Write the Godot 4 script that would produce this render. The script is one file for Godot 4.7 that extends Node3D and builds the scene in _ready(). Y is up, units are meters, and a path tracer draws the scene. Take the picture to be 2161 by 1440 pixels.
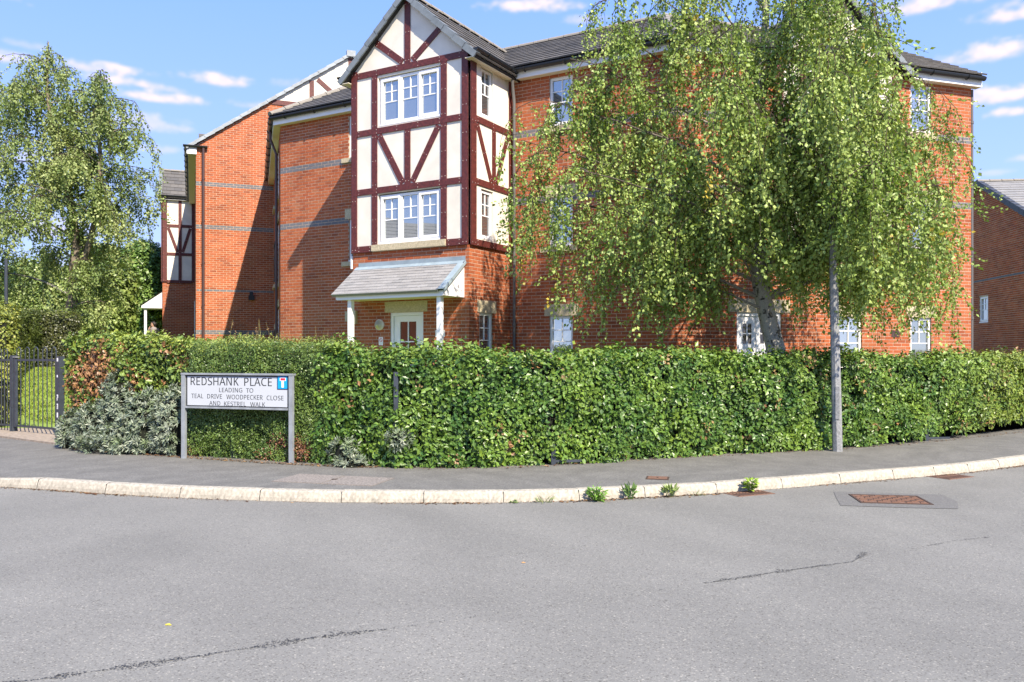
extends Node3D

# ---------------------------------------------------------------- helpers
var rng := RandomNumberGenerator.new()
var used := {}
var mats := {}

func rf(a, b):
	return rng.randf_range(a, b)

class MB:
	var v := PackedVector3Array()
	var n := PackedVector3Array()
	var c := PackedColorArray()
	func tri(a, b, d, nn, col = Color.WHITE):
		v.append(a); v.append(d); v.append(b)
		n.append(nn); n.append(nn); n.append(nn)
		c.append(col); c.append(col); c.append(col)
	func tri3(a, b, d, na, nb, nd, col = Color.WHITE):
		v.append(a); v.append(d); v.append(b)
		n.append(na); n.append(nd); n.append(nb)
		c.append(col); c.append(col); c.append(col)
	func quad(a, b, d, e, col = Color.WHITE):
		var nn = (b - a).cross(d - a)
		if nn.length_squared() < 1e-14:
			nn = (d - a).cross(e - a)
		nn = nn.normalized()
		tri(a, b, d, nn, col); tri(a, d, e, nn, col)
	func box(x: Transform3D, x0, x1, y0, y1, z0, z1, col = Color.WHITE):
		var p = []
		for k in 8:
			p.append(x * Vector3(x1 if k & 1 else x0, y1 if k & 2 else y0, z1 if k & 4 else z0))
		quad(p[4], p[5], p[7], p[6], col); quad(p[1], p[0], p[2], p[3], col)
		quad(p[5], p[1], p[3], p[7], col); quad(p[0], p[4], p[6], p[2], col)
		quad(p[6], p[7], p[3], p[2], col); quad(p[0], p[1], p[5], p[4], col)
	# a bar between two points of a face, in that face's own plane
	func bar(x: Transform3D, p: Vector2, q: Vector2, wide, z0, z1, col = Color.WHITE):
		var d = (q - p).normalized()
		var b = Basis(x.basis * Vector3(d.x, d.y, 0), x.basis * Vector3(-d.y, d.x, 0), x.basis.z)
		box(Transform3D(b, x * Vector3(p.x, p.y, 0)), 0.0, p.distance_to(q), -wide / 2, wide / 2, z0, z1, col)
	func poly(x: Transform3D, pts: PackedVector2Array, z0, z1, col = Color.WHITE):
		var t = Geometry2D.triangulate_polygon(pts)
		var nz = x.basis.z.normalized()
		for i in range(0, t.size(), 3):
			var a = pts[t[i]]; var b = pts[t[i + 1]]; var d = pts[t[i + 2]]
			if (b - a).cross(d - a) < 0:
				var s = b; b = d; d = s
			tri(x * Vector3(a.x, a.y, z1), x * Vector3(b.x, b.y, z1), x * Vector3(d.x, d.y, z1), nz, col)
			if z0 != z1:
				tri(x * Vector3(a.x, a.y, z0), x * Vector3(d.x, d.y, z0), x * Vector3(b.x, b.y, z0), -nz, col)
		if z0 == z1:
			return
		var area = 0.0
		for i in pts.size():
			area += pts[i].cross(pts[(i + 1) % pts.size()])
		for i in pts.size():
			var a = pts[i]; var b = pts[(i + 1) % pts.size()]
			if area < 0:
				var s = a; a = b; b = s
			quad(x * Vector3(a.x, a.y, z0), x * Vector3(b.x, b.y, z0), x * Vector3(b.x, b.y, z1), x * Vector3(a.x, a.y, z1), col)
	func tube(pts: Array, radii: Array, sides: int, cols = null, caps = true):
		var rings = []
		var norms = []
		var up = Vector3(0.31, 0.2, 0.93).normalized()
		for i in pts.size():
			var d = (pts[mini(i + 1, pts.size() - 1)] - pts[maxi(i - 1, 0)]).normalized()
			var s = d.cross(up)
			if s.length() < 0.05:
				s = d.cross(Vector3(1, 0, 0))
			s = s.normalized()
			up = s.cross(d).normalized()
			var ring = []
			var nn = []
			for k in sides:
				var a = TAU * k / sides
				var o = s * cos(a) + up * sin(a)
				ring.append(pts[i] + o * radii[i]); nn.append(o)
			rings.append(ring); norms.append(nn)
		for i in pts.size() - 1:
			for k in sides:
				var k2 = (k + 1) % sides
				var col = cols[i][k] if cols is Array and cols[i] is Array else (cols[i] if cols is Array else Color.WHITE)
				tri3(rings[i][k], rings[i + 1][k2], rings[i][k2], norms[i][k], norms[i + 1][k2], norms[i][k2], col)
				tri3(rings[i][k], rings[i + 1][k], rings[i + 1][k2], norms[i][k], norms[i + 1][k], norms[i + 1][k2], col)
		if caps:
			var m = pts.size() - 1
			var d0 = (pts[0] - pts[1]).normalized()
			for k in sides:
				var k2 = (k + 1) % sides
				tri(pts[0], rings[0][k], rings[0][k2], d0)
				tri(pts[m], rings[m][k2], rings[m][k], -d0)
	func mesh() -> ArrayMesh:
		var a = []
		a.resize(Mesh.ARRAY_MAX)
		a[Mesh.ARRAY_VERTEX] = v; a[Mesh.ARRAY_NORMAL] = n; a[Mesh.ARRAY_COLOR] = c
		var m := ArrayMesh.new()
		m.add_surface_from_arrays(Mesh.PRIMITIVE_TRIANGLES, a)
		return m

func numbered(called):
	used[called] = used.get(called, 0) + 1
	return called if used[called] == 1 else "%s_%03d" % [called, used[called] - 1]

func tag(o, label, category = "", group = "", kind = ""):
	if label: o.set_meta("label", label)
	if category: o.set_meta("category", category)
	if group: o.set_meta("group", group)
	if kind: o.set_meta("kind", kind)
	return o

func thing(called, label, category, at = Vector3.ZERO, group = ""):
	var o := Node3D.new()
	o.name = numbered(called)
	add_child(o)
	o.position = at
	return tag(o, label, category, group)

func sub(called, parent, at = Vector3.ZERO):
	var o := Node3D.new()
	o.name = called
	parent.add_child(o, true)
	o.position = at - placed(parent)
	return o

func placed(p) -> Vector3:
	var s := Vector3.ZERO
	while p != self and p is Node3D:
		s += p.position
		p = p.get_parent()
	return s

# geometry given in world coordinates, committed as one named mesh under its parent
func obj(called, mb, m, parent = null):
	var o := MeshInstance3D.new()
	o.mesh = mb.mesh() if mb is MB else mb
	o.material_override = m
	if parent == null:
		o.name = numbered(called)
		add_child(o)
	else:
		o.name = called
		parent.add_child(o, true)
		o.position = -placed(parent)
	return o

func struct(called, mb, m, label = ""):
	var o = obj(called, mb, m)
	tag(o, label, "", "", "structure")
	return o

func inst(called, mesh, m, xf: Array, cols, parent = null, stuff = true):
	var mm := MultiMesh.new()
	mm.transform_format = MultiMesh.TRANSFORM_3D
	mm.use_colors = cols != null
	mm.mesh = mesh
	mm.instance_count = xf.size()
	for i in xf.size():
		mm.set_instance_transform(i, xf[i])
		if cols != null:
			mm.set_instance_color(i, cols[i])
	var o := MultiMeshInstance3D.new()
	o.multimesh = mm
	o.material_override = m
	if parent == null:
		o.name = numbered(called)
		add_child(o)
	else:
		o.name = called
		parent.add_child(o, true)
		o.position = -placed(parent)
	if stuff:
		o.set_meta("kind", "stuff")
	return o

func lin(r, g, b, a = 1.0):
	return Color(r, g, b, a)

func mat(c: Color, rough, o = {}):
	var m := StandardMaterial3D.new()
	m.albedo_color = c.linear_to_srgb()
	m.roughness = rough
	if o.has("spec"): m.metallic_specular = o.spec
	if o.has("metal"): m.metallic = o.metal
	if o.get("vc", false): m.vertex_color_use_as_albedo = true
	if o.has("back"):
		m.backlight_enabled = true
		m.backlight = Color(o.back, o.back, o.back * 0.6)
	if o.has("tex"):
		m.albedo_texture = o.tex
		m.uv1_triplanar = true
		m.uv1_world_triplanar = true
		m.uv1_scale = Vector3.ONE * o.get("scale", 1.0)
	if o.has("wide"):
		m.detail_enabled = true
		m.detail_blend_mode = BaseMaterial3D.BLEND_MODE_MUL
		m.detail_albedo = o.wide
		m.detail_uv_layer = BaseMaterial3D.DETAIL_UV_2
		m.uv2_triplanar = true
		m.uv2_world_triplanar = true
		m.uv2_scale = Vector3.ONE * o.get("wscale", 0.1)
	if o.has("bump"):
		m.heightmap_enabled = true
		m.heightmap_texture = o.bump
		m.heightmap_scale = o.get("bscale", 0.3)
		m.heightmap_flip_texture = false
		if not o.has("tex"):
			m.uv1_triplanar = true
			m.uv1_world_triplanar = true
			m.uv1_scale = Vector3.ONE * o.get("scale", 1.0)
	if o.has("coat"):
		m.clearcoat_enabled = true
		m.clearcoat = o.coat
		m.clearcoat_roughness = 0.1
	return m

# a seamless grey texture of sRGB values lo..hi
func noise_tex(sd, freq, oct, lo, hi, size = 512, stretch = 1.0):
	var f := FastNoiseLite.new()
	f.seed = sd
	f.frequency = freq
	f.fractal_octaves = oct
	f.noise_type = FastNoiseLite.TYPE_SIMPLEX_SMOOTH
	var d := PackedByteArray()
	d.resize(size * size * 3)
	for y in size:
		for x in size:
			# seamless by laying the picture round two circles
			var a = TAU * x / size
			var b = TAU * y / size
			var r = size / TAU
			var t = f.get_noise_3d(cos(a) * r + cos(b) * r * 0.37, sin(a) * r + sin(b) * r * 0.61 * stretch, cos(b) * r * 0.7 * stretch + sin(b + 1.0) * r * 0.31)
			var k = int(255.0 * clampf(lo + (hi - lo) * (0.5 + 0.75 * t), 0, 1))
			var i = (y * size + x) * 3
			d[i] = k; d[i + 1] = k; d[i + 2] = k
	return ImageTexture.create_from_image(Image.create_from_data(size, size, false, Image.FORMAT_RGB8, d))

# stones in bitumen: random grains over a base, each one or a few pixels, tiling
func grain_tex(sd, size, base, spread, light_n, light_v, dark_n, dark_v):
	var r := RandomNumberGenerator.new()
	r.seed = sd
	var d := PackedByteArray()
	d.resize(size * size * 3)
	for i in size * size:
		var k = int(255.0 * clampf(base + r.randfn(0.0, spread), 0, 1))
		d[i * 3] = k; d[i * 3 + 1] = k; d[i * 3 + 2] = k
	for j in light_n + dark_n:
		var x = r.randi() % size
		var y = r.randi() % size
		var vv = (light_v if j < light_n else dark_v) + r.randf_range(-0.08, 0.08)
		var k = int(255.0 * clampf(vv, 0, 1))
		var s = 1 + (r.randi() % 3)
		for a in s:
			for b in (1 + r.randi() % 2):
				var i = (((y + b) % size) * size + (x + a) % size) * 3
				d[i] = k; d[i + 1] = int(k * 0.99); d[i + 2] = int(k * 0.965)
	return ImageTexture.create_from_image(Image.create_from_data(size, size, false, Image.FORMAT_RGB8, d))

# a wall's own axes: x along it (to the right seen from outside), y up, z out of the wall. Plan points are (x, depth)
func face(p: Vector2, q: Vector2) -> Transform3D:
	var d = (q - p).normalized()
	var u = Vector3(d.x, 0, -d.y)
	return Transform3D(Basis(u, Vector3.UP, u.cross(Vector3.UP)), Vector3(p.x, 0, -p.y))

func w3(p: Vector2, y) -> Vector3:
	return Vector3(p.x, y, -p.y)

func to_photo(p: Vector3) -> Vector3:
	return Vector3(1080.5 + 1761.0 * p.x / -p.z, 750.0 - 1761.0 * (p.y - 1.6) / -p.z, -p.z)

# where a horizontal line at v crosses an outline: [least, most] or null
func row(poly: PackedVector2Array, v):
	var lo = 1e9
	var hi = -1e9
	for i in poly.size():
		var a = poly[i]
		var b = poly[(i + 1) % poly.size()]
		if (a.y <= v) != (b.y <= v):
			var x = a.x + (b.x - a.x) * (v - a.y) / (b.y - a.y)
			lo = minf(lo, x); hi = maxf(hi, x)
	return [lo, hi] if hi > lo else null

# the stretches of lo..hi that no hole [u0, v0, u1, v1] takes at heights v0..v1
func clear_of(lo, hi, v0, v1, holes):
	var spans = [[lo, hi]]
	for h in holes:
		if v1 <= h[1] + 0.004 or v0 >= h[3] - 0.004:
			continue
		var left = []
		for s in spans:
			if h[0] > s[0]:
				left.append([s[0], minf(s[1], h[0])])
			if h[2] < s[1]:
				left.append([maxf(s[0], h[2]), s[1]])
		spans = left.filter(func(s): return s[1] - s[0] > 0.02)
	return spans

var brick_mesh: ArrayMesh
var brick_tones = []
var brick_mats = []

# mortar sheet with its openings and their reveals, and the record of every brick in front of it
func brick_wall(building, store, x: Transform3D, poly: PackedVector2Array, holes, bands, called = "wall", base = 0.0, tone_shift = 0):
	var cuts = []
	for p in poly: cuts.append(p.y)
	for h in holes: cuts.append(h[1]); cuts.append(h[3])
	cuts.sort()
	var mb := MB.new()
	for i in cuts.size() - 1:
		var v0 = cuts[i]
		var v1 = cuts[i + 1]
		if v1 - v0 < 1e-4: continue
		var r0 = row(poly, v0 + 1e-5)
		var r1 = row(poly, v1 - 1e-5)
		if r0 == null or r1 == null: continue
		var sp = clear_of(minf(r0[0], r1[0]), maxf(r0[1], r1[1]), v0 + 0.005, v1 - 0.005, holes)
		for k in sp.size():
			var s = sp[k]
			var a0 = maxf(s[0], r0[0]); var b0 = minf(s[1], r0[1])
			var a1 = maxf(s[0], r1[0]); var b1 = minf(s[1], r1[1])
			mb.quad(x * Vector3(a0, v0, -0.0035), x * Vector3(b0, v0, -0.0035), x * Vector3(b1, v1, -0.0035), x * Vector3(a1, v1, -0.0035))
	for h in holes:
		var t = -0.14
		mb.quad(x * Vector3(h[0], h[1], 0), x * Vector3(h[0], h[1], t), x * Vector3(h[0], h[3], t), x * Vector3(h[0], h[3], 0))
		mb.quad(x * Vector3(h[2], h[1], t), x * Vector3(h[2], h[1], 0), x * Vector3(h[2], h[3], 0), x * Vector3(h[2], h[3], t))
		mb.quad(x * Vector3(h[0], h[3], 0), x * Vector3(h[0], h[3], t), x * Vector3(h[2], h[3], t), x * Vector3(h[2], h[3], 0))
		mb.quad(x * Vector3(h[0], h[1], t), x * Vector3(h[0], h[1], 0), x * Vector3(h[2], h[1], 0), x * Vector3(h[2], h[1], t))
	var wall = obj(called, mb, mats.mortar, building)
	var top = cuts[-1]
	var k = 0
	var v = base
	while v < top:
		if v + 0.075 > cuts[0]:
			var r = row(poly, v + 0.0325)
			if r != null:
				var off = 0.1125 * (k % 2)
				var grey = false
				for b in bands:
					if v + 0.035 > b[0] and v + 0.035 < b[1]: grey = true
				for s in clear_of(r[0], r[1], v, v + 0.065, holes):
					var i = floor((s[0] - off) / 0.225)
					while i * 0.225 + off < s[1] - 0.03:
						var a = maxf(s[0], i * 0.225 + off + 0.0065)
						var b = minf(s[1], i * 0.225 + off + 0.2185)
						i += 1
						if b - a < 0.03: continue
						var t = 7 if grey else [0, 0, 0, 1, 1, 2, 3, 4, 5, 6, 1, 0][rng.randi() % 12]
						if not grey and tone_shift and rng.randf() < 0.4: t = [3, 4, 5, 2][rng.randi() % 4]
						store.append([x * Transform3D(Basis.from_scale(Vector3(b - a, 0.0615, 0.025)), Vector3((a + b) / 2, v + 0.0325, rf(-0.001, 0.002))), t, wall])
		v += 0.075
		k += 1
	return wall

# the bricks that show largest as parts of their walls, the rest as one part of each wall
func lay_bricks(store, most, seen: Callable):
	var score = []
	for i in store.size():
		var q = to_photo(store[i][0].origin)
		if q.z < 3 or q.x < 8 or q.x > 2152 or q.y < 5 or not (seen as Callable).call(q): continue
		score.append([store[i][0].basis.x.length() / q.z, i])
	score.sort_custom(func(a, b): return a[0] > b[0])
	var single = {}
	for j in mini(most, score.size()):
		single[score[j][1]] = true
	var rest = {}
	for i in store.size():
		var s = store[i]
		if single.has(i):
			var o := MeshInstance3D.new()
			o.mesh = brick_mesh
			o.material_override = brick_mats[s[1]]
			o.name = "brick"
			s[2].add_child(o, true)
			o.transform = s[0]
			o.position -= placed(s[2])
		else:
			if not rest.has(s[2]): rest[s[2]] = [[], []]
			rest[s[2]][0].append(s[0]); rest[s[2]][1].append(brick_tones[s[1]])
	for w in rest:
		inst("brickwork", brick_mesh, mats.brick_vc, rest[w][0], rest[w][1], w)

var tile_mesh: ArrayMesh
var tile_tones = []
var tile_mats = []

# rows of tiles on a slope. x: the slope's axes (x along the eaves, y up the slope, z out); the outline is in them
func tile_slope(parent_roof, store, x: Transform3D, poly: PackedVector2Array, wide = 0.33, gauge = 0.3, thick = 0.034, tones = [0, 0, 1, 2, 3]):
	var top = 0.0
	for p in poly: top = maxf(top, p.y)
	var v = 0.0
	var k = 0
	while v < top - 0.03:
		var r = row(poly, minf(v + gauge * 0.5, top - 0.01))
		if r != null:
			var off = wide * 0.5 * (k % 2)
			var i = floor((r[0] - off) / wide)
			while i * wide + off < r[1] - 0.02:
				var a = maxf(r[0], i * wide + off + 0.003)
				var b = minf(r[1], i * wide + off + wide - 0.003)
				i += 1
				if b - a < 0.03: continue
				var ln = minf(gauge * 1.18, top - v + 0.02)
				var tilt = Basis(Vector3.RIGHT, -0.075 + rf(-0.006, 0.006))
				store.append([x * Transform3D(tilt * Basis.from_scale(Vector3(b - a, ln, thick)), Vector3((a + b) / 2, v + ln / 2, 0.03 + rf(-0.002, 0.002))), tones[rng.randi() % tones.size()], parent_roof])
		v += gauge
		k += 1

func lay_tiles(store, most, seen: Callable):
	var score = []
	for i in store.size():
		var q = to_photo(store[i][0].origin)
		if q.z < 3 or q.x < 8 or q.x > 2152 or q.y < 3 or not (seen as Callable).call(q): continue
		score.append([store[i][0].basis.x.length() / q.z, i])
	score.sort_custom(func(a, b): return a[0] > b[0])
	var single = {}
	for j in mini(most, score.size()):
		single[score[j][1]] = true
	var rest = {}
	for i in store.size():
		var s = store[i]
		if single.has(i):
			var o := MeshInstance3D.new()
			o.mesh = tile_mesh
			o.material_override = tile_mats[s[1]]
			o.name = "tile"
			s[2].add_child(o, true)
			o.transform = s[0]
			o.position -= placed(s[2])
		else:
			if not rest.has(s[2]): rest[s[2]] = [[], []]
			rest[s[2]][0].append(s[0]); rest[s[2]][1].append(tile_tones[s[1]])
	for w in rest:
		inst("roof_tiles", tile_mesh, mats.tile_vc, rest[w][0], rest[w][1], w)

func pane(x: Transform3D, u0, v0, u1, v1, z, parent, m = null):
	var mb := MB.new()
	var a = rf(-0.006, 0.006)
	var b = rf(-0.006, 0.006)
	var c = Vector2((u0 + u1) / 2, (v0 + v1) / 2)
	var p = []
	for q in [[u0, v0], [u1, v0], [u1, v1], [u0, v1]]:
		p.append(x * Vector3(q[0], q[1], z + (q[0] - c.x) * a + (q[1] - c.y) * b))
	mb.quad(p[0], p[1], p[2], p[3])
	return obj("pane", mb, m if m else mats.pane, parent)

# a white casement window of some lights; each light is [start, end, opens] in shares of the width; a grid of small panes above one large pane
func window(building, x: Transform3D, u0, v0, u1, v1, lights, zf = -0.05, louvre = false, drape = false):
	var glass = [mats.pane, mats.pane_cool, mats.pane_deep][rng.randi() % 3] if lights.size() < 3 else mats.pane
	var wn = sub("window", building, x * Vector3((u0 + u1) / 2, v0, 0))
	var fr := MB.new()
	var bars := MB.new()
	var w = u1 - u0
	var t = 0.055
	fr.box(x, u0, u0 + t, v0, v1, zf - 0.06, zf + 0.012)
	fr.box(x, u1 - t, u1, v0, v1, zf - 0.06, zf + 0.012)
	fr.box(x, u0 + t, u1 - t, v1 - t, v1, zf - 0.06, zf + 0.01)
	fr.box(x, u0 + t, u1 - t, v0, v0 + t, zf - 0.06, zf + 0.01)
	fr.box(x, u0 - 0.01, u1 + 0.01, v0 - 0.035, v0 - 0.001, zf - 0.05, zf + 0.05)
	for L in lights:
		var a = maxf(u0 + w * L[0], u0 + t - 0.02)
		var b = minf(u0 + w * L[1], u1 - t + 0.02)
		if L[0] > 0:
			fr.box(x, a - 0.03, a + 0.03, v0 + t, v1 - t, zf - 0.055, zf + 0.008)
			a += 0.02
		if L[1] < 1: b -= 0.02
		var lo = v0 + t
		var hi = v1 - t
		if L[2]:
			var s = 0.05
			fr.box(x, a, a + s, lo - 0.02, hi + 0.02, zf - 0.04, zf + 0.028)
			fr.box(x, b - s, b, lo - 0.02, hi + 0.02, zf - 0.04, zf + 0.028)
			fr.box(x, a + s, b - s, hi - s + 0.02, hi + 0.02, zf - 0.04, zf + 0.026)
			fr.box(x, a + s, b - s, lo - 0.02, lo + s - 0.02, zf - 0.04, zf + 0.026)
			a += s; b -= s; hi -= s - 0.02; lo += s - 0.02
		var mid = lo + (hi - lo) * 0.47
		var half = (mid + hi) / 2
		var c = (a + b) / 2
		var g = 0.011
		bars.box(x, a, b, mid - g, mid + g, zf - 0.03, zf - 0.008)
		bars.box(x, a, b, half - g, half + g, zf - 0.03, zf - 0.01)
		bars.box(x, c - g, c + g, mid + g, hi, zf - 0.03, zf - 0.006)
		pane(x, a, lo, b, mid - g, zf - 0.022, wn, glass)
		pane(x, a, mid + g, c - g, half - g, zf - 0.022, wn, glass)
		pane(x, c + g, mid + g, b, half - g, zf - 0.022, wn, glass)
		pane(x, a, half + g, c - g, hi, zf - 0.022, wn, glass)
		pane(x, c + g, half + g, b, hi, zf - 0.022, wn, glass)
	obj("frame", fr, mats.upvc, wn)
	obj("glazing_bars", bars, mats.upvc, wn)
	if louvre:
		var lv := MB.new()
		var v = v0 + 0.08
		while v < v1 - 0.09:
			var bx = Transform3D(x.basis * Basis(Vector3.RIGHT, 0.6), x * Vector3(u0 + t + 0.02, v, zf - 0.09))
			for s in [[0.0, w / 2 - t - 0.03], [w / 2 - t + 0.0, w - 2 * t - 0.04]]:
				lv.box(bx, s[0], s[1], -0.03, 0.03, -0.004, 0.004)
			v += 0.075
		obj("louvre_slats", lv, mats.upvc, wn)
	if drape:
		var cu := MB.new()
		for side in [0, 1]:
			for k in 9:
				var a = (u0 + 0.06 + k * 0.022) if side == 0 else (u1 - 0.06 - k * 0.022)
				cu.box(x, a - 0.011, a + 0.011, v0 + 0.05, v1 - 0.05, zf - 0.13 - 0.02 * (k % 2), zf - 0.1 - 0.02 * (k % 2))
		obj("curtain", cu, mats.curtain, wn)
	var bk := MB.new()
	bk.box(x, u0 - 0.02, u1 + 0.02, v0 - 0.02, v1 + 0.02, zf - 0.62, zf - 0.6)
	bk.box(x, u0 - 0.04, u0 - 0.02, v0 - 0.02, v1 + 0.02, zf - 0.62, -0.142)
	bk.box(x, u1 + 0.02, u1 + 0.04, v0 - 0.02, v1 + 0.02, zf - 0.62, -0.142)
	bk.box(x, u0 - 0.04, u1 + 0.04, v1 + 0.02, v1 + 0.04, zf - 0.62, -0.142)
	bk.box(x, u0 - 0.04, u1 + 0.04, v0 - 0.04, v0 - 0.02, zf - 0.62, -0.142)
	obj("room_lining", bk, mats.room, wn)
	return wn

func stone(building, called, x, u0, u1, v0, v1, z = 0.012):
	var mb := MB.new()
	mb.box(x, u0, u1, v0, v1, -0.1, z)
	return obj(called, mb, mats.stone, building)

# half-round gutter with its brackets, along a straight line
func gutter(building, a: Vector3, b: Vector3, out: Vector3):
	var mb := MB.new()
	var d = (b - a).normalized()
	var n = 10
	var prev = null
	for k in n + 1:
		var t = PI + PI * k / n
		var o = out * (cos(t) * 0.062) + Vector3.UP * (sin(t) * 0.066)
		var p = a + o
		var q = b + o
		if prev != null:
			mb.quad(prev[0], prev[1], q, p)
		prev = [p, q]
	for e in [a, b]:
		var s = -1.0 if e == a else 1.0
		for k in n:
			var t0 = PI + PI * k / n
			var t1 = PI + PI * (k + 1) / n
			mb.tri(e, e + out * (cos(t0) * 0.062) + Vector3.UP * (sin(t0) * 0.066), e + out * (cos(t1) * 0.062) + Vector3.UP * (sin(t1) * 0.066), d * s)
	var fx = Transform3D(Basis(d, Vector3.UP, d.cross(Vector3.UP)), a)
	mb.box(fx, 0, a.distance_to(b), -0.006, 0.008, 0.055 if d.cross(Vector3.UP).dot(out) > 0 else -0.066, 0.066 if d.cross(Vector3.UP).dot(out) > 0 else -0.055)
	var g = obj("gutter", mb, mats.gutter, building)
	var bk := MB.new()
	var L = a.distance_to(b)
	var m = maxi(2, int(L / 0.9))
	for k in m:
		var p = a + d * (L * (k + 0.5) / m)
		var pts = []
		for j in 9:
			var t = PI + PI * j / 8
			pts.append(p + out * (cos(t) * 0.072) + Vector3.UP * (sin(t) * 0.078))
		pts.append(p + out * 0.074 + Vector3.UP * 0.012)
		var rr = []
		for q in pts: rr.append(0.011)
		bk.tube(pts, rr, 5)
	obj("gutter_brackets", bk, mats.gutter, g)
	return g

func pipe(building, pts, r, m, called = "downpipe"):
	var mb := MB.new()
	var rr = []
	for p in pts: rr.append(r)
	mb.tube(pts, rr, 10)
	for i in pts.size() - 1:
		var n = int(pts[i].distance_to(pts[i + 1]) / 1.3)
		for k in n:
			var p = pts[i].lerp(pts[i + 1], (k + 0.5) / n)
			var d = (pts[i + 1] - pts[i]).normalized()
			mb.tube([p - d * 0.03, p + d * 0.03], [r * 1.25, r * 1.25], 10)
	return obj(called, mb, m, building)

# ---------------------------------------------------------------- leaves
func leaf(mb: MB, at: Vector3, tip: Vector3, up: Vector3, ln, wd, col, fold = 0.25):
	var s = tip.cross(up).normalized()
	var n = s.cross(tip).normalized()
	var mid = at + tip * (ln * 0.42) - n * (wd * fold * 0.5)
	var l = at + tip * (ln * 0.4) - s * (wd * 0.5)
	var r = at + tip * (ln * 0.4) + s * (wd * 0.5)
	var e = at + tip * ln - n * (ln * 0.08)
	var nl = (mid - at).cross(l - at).normalized()
	if nl.dot(n) < 0: nl = -nl
	var nr = (r - at).cross(mid - at).normalized()
	if nr.dot(n) < 0: nr = -nr
	mb.tri(at, mid, l, nl, col); mb.tri(mid, e, l, nl, col)
	mb.tri(at, r, mid, nr, col); mb.tri(mid, r, e, nr, col)

func flat_leaf(mb: MB, at: Vector3, tip: Vector3, up: Vector3, ln, wd, col):
	var s = tip.cross(up).normalized()
	var n = s.cross(tip).normalized()
	var l = at + tip * (ln * 0.42) - s * (wd * 0.5)
	var r = at + tip * (ln * 0.42) + s * (wd * 0.5)
	var e = at + tip * ln - n * (ln * 0.1)
	mb.tri(at, r, l, n, col)
	mb.tri(l, r, e, (n + tip * 0.25).normalized(), col)

func unit() -> Vector3:
	var z = rf(-1, 1)
	var a = rf(0, TAU)
	var r = sqrt(1 - z * z)
	return Vector3(r * cos(a), z, r * sin(a))

# a hanging birch twig, thin stem and pointed leaves
func birch_twig(leaves, size, cols, long = 0.5):
	var mb := MB.new()
	var pts = []
	var rr = []
	var bend = Vector3(rf(-0.22, 0.22), 0, rf(-0.22, 0.22))
	var wob = Vector3(rf(-0.05, 0.05), 0, rf(-0.05, 0.05))
	for k in 7:
		var t = k / 6.0
		pts.append((bend * sin(t * 1.6) + wob * sin(t * 7.0) + Vector3(0, -t, 0)) * long)
		rr.append(lerpf(0.0035, 0.0014, t))
	var bark = []
	for k in 7: bark.append(Color(0.09, 0.055, 0.035))
	mb.tube(pts, rr, 3, bark, false)
	for k in leaves:
		var t = (k + rf(0.1, 0.9)) / leaves
		var i = mini(int(t * 6), 5)
		var p = pts[i].lerp(pts[i + 1], t * 6 - i)
		var a = rf(0, TAU)
		var out = Vector3(cos(a), rf(-0.9, 0.15), sin(a)).normalized()
		p += out * rf(0.01, 0.055)
		var tip = (out * 0.7 + Vector3(0, -rf(0.2, 1.4), 0) + unit() * 0.5).normalized()
		var up = (out + unit() * 0.9 + Vector3(0, 0.6, 0)).normalized()
		var s = size * rf(0.55, 1.25)
		flat_leaf(mb, p, tip, up, s, s * 0.78, cols[rng.randi() % cols.size()])
	return mb.mesh()

# a patch of overlapping leaves seen from its front (z out of the hedge)
func leaf_patch(n, wide, deep, ln, wd, cols, down = 0.7, folded = true):
	var mb := MB.new()
	for k in n:
		var p = Vector3(rf(-0.5, 0.5) * wide, rf(-0.5, 0.5) * wide, rf(-1, 1) * deep)
		var a = rf(0, TAU)
		var tip = Vector3(cos(a), sin(a) - down, rf(-0.1, 0.7)).normalized()
		var up = (Vector3(0, 0.45, 1) + unit() * 0.75).normalized()
		var s = rf(0.5, 1.3)
		if folded:
			leaf(mb, p, tip, up, ln * s, wd * s, cols[rng.randi() % cols.size()])
		else:
			flat_leaf(mb, p, tip, up, ln * s, wd * s, cols[rng.randi() % cols.size()])
	return mb.mesh()

func rosette(n, ln, wd, cols):
	var mb := MB.new()
	for k in n:
		var a = k * 2.4 + rf(-0.3, 0.3)
		var e = rf(0.1, 1.1)
		var tip = Vector3(cos(a) * cos(e), sin(a) * cos(e), sin(e)).normalized()
		var p = Vector3(0, 0, rf(-0.05, 0.03)) + tip * 0.008
		var up = (Vector3(0, 0, 1) + unit() * 0.4).normalized()
		leaf(mb, p, tip, up, ln * rf(0.7, 1.2), wd * rf(0.8, 1.2), cols[rng.randi() % cols.size()])
	return mb.mesh()

# ---------------------------------------------------------------- land
var hedge_line = [Vector2(-7.2, 13.37), Vector2(-6.0, 12.72), Vector2(-4.75, 12.1), Vector2(-2.96, 11.33), Vector2(-1.5, 10.95), Vector2(-0.5, 10.92), Vector2(0.57, 11.2), Vector2(2.17, 11.92), Vector2(3.7, 12.55), Vector2(5.02, 13.1), Vector2(7.14, 14.25), Vector2(9.87, 16.1), Vector2(13.5, 18.6), Vector2(18, 21.6)]

func along(line, x):
	for i in line.size() - 1:
		if x <= line[i + 1].x or i == line.size() - 2:
			return line[i].y + (line[i + 1].y - line[i].y) * (x - line[i].x) / (line[i + 1].x - line[i].x)
	return line[-1].y

var front_line = []

func land(x, z):
	var hl = 0.13 + clampf((z - 16.6) * 0.2, 0, 1.12)
	var hr = 0.13 + clampf((z - 12.5) * 0.07, 0, 0.22)
	return lerpf(hr, hl, smoothstep(-3.0, -7.5, x))

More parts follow.
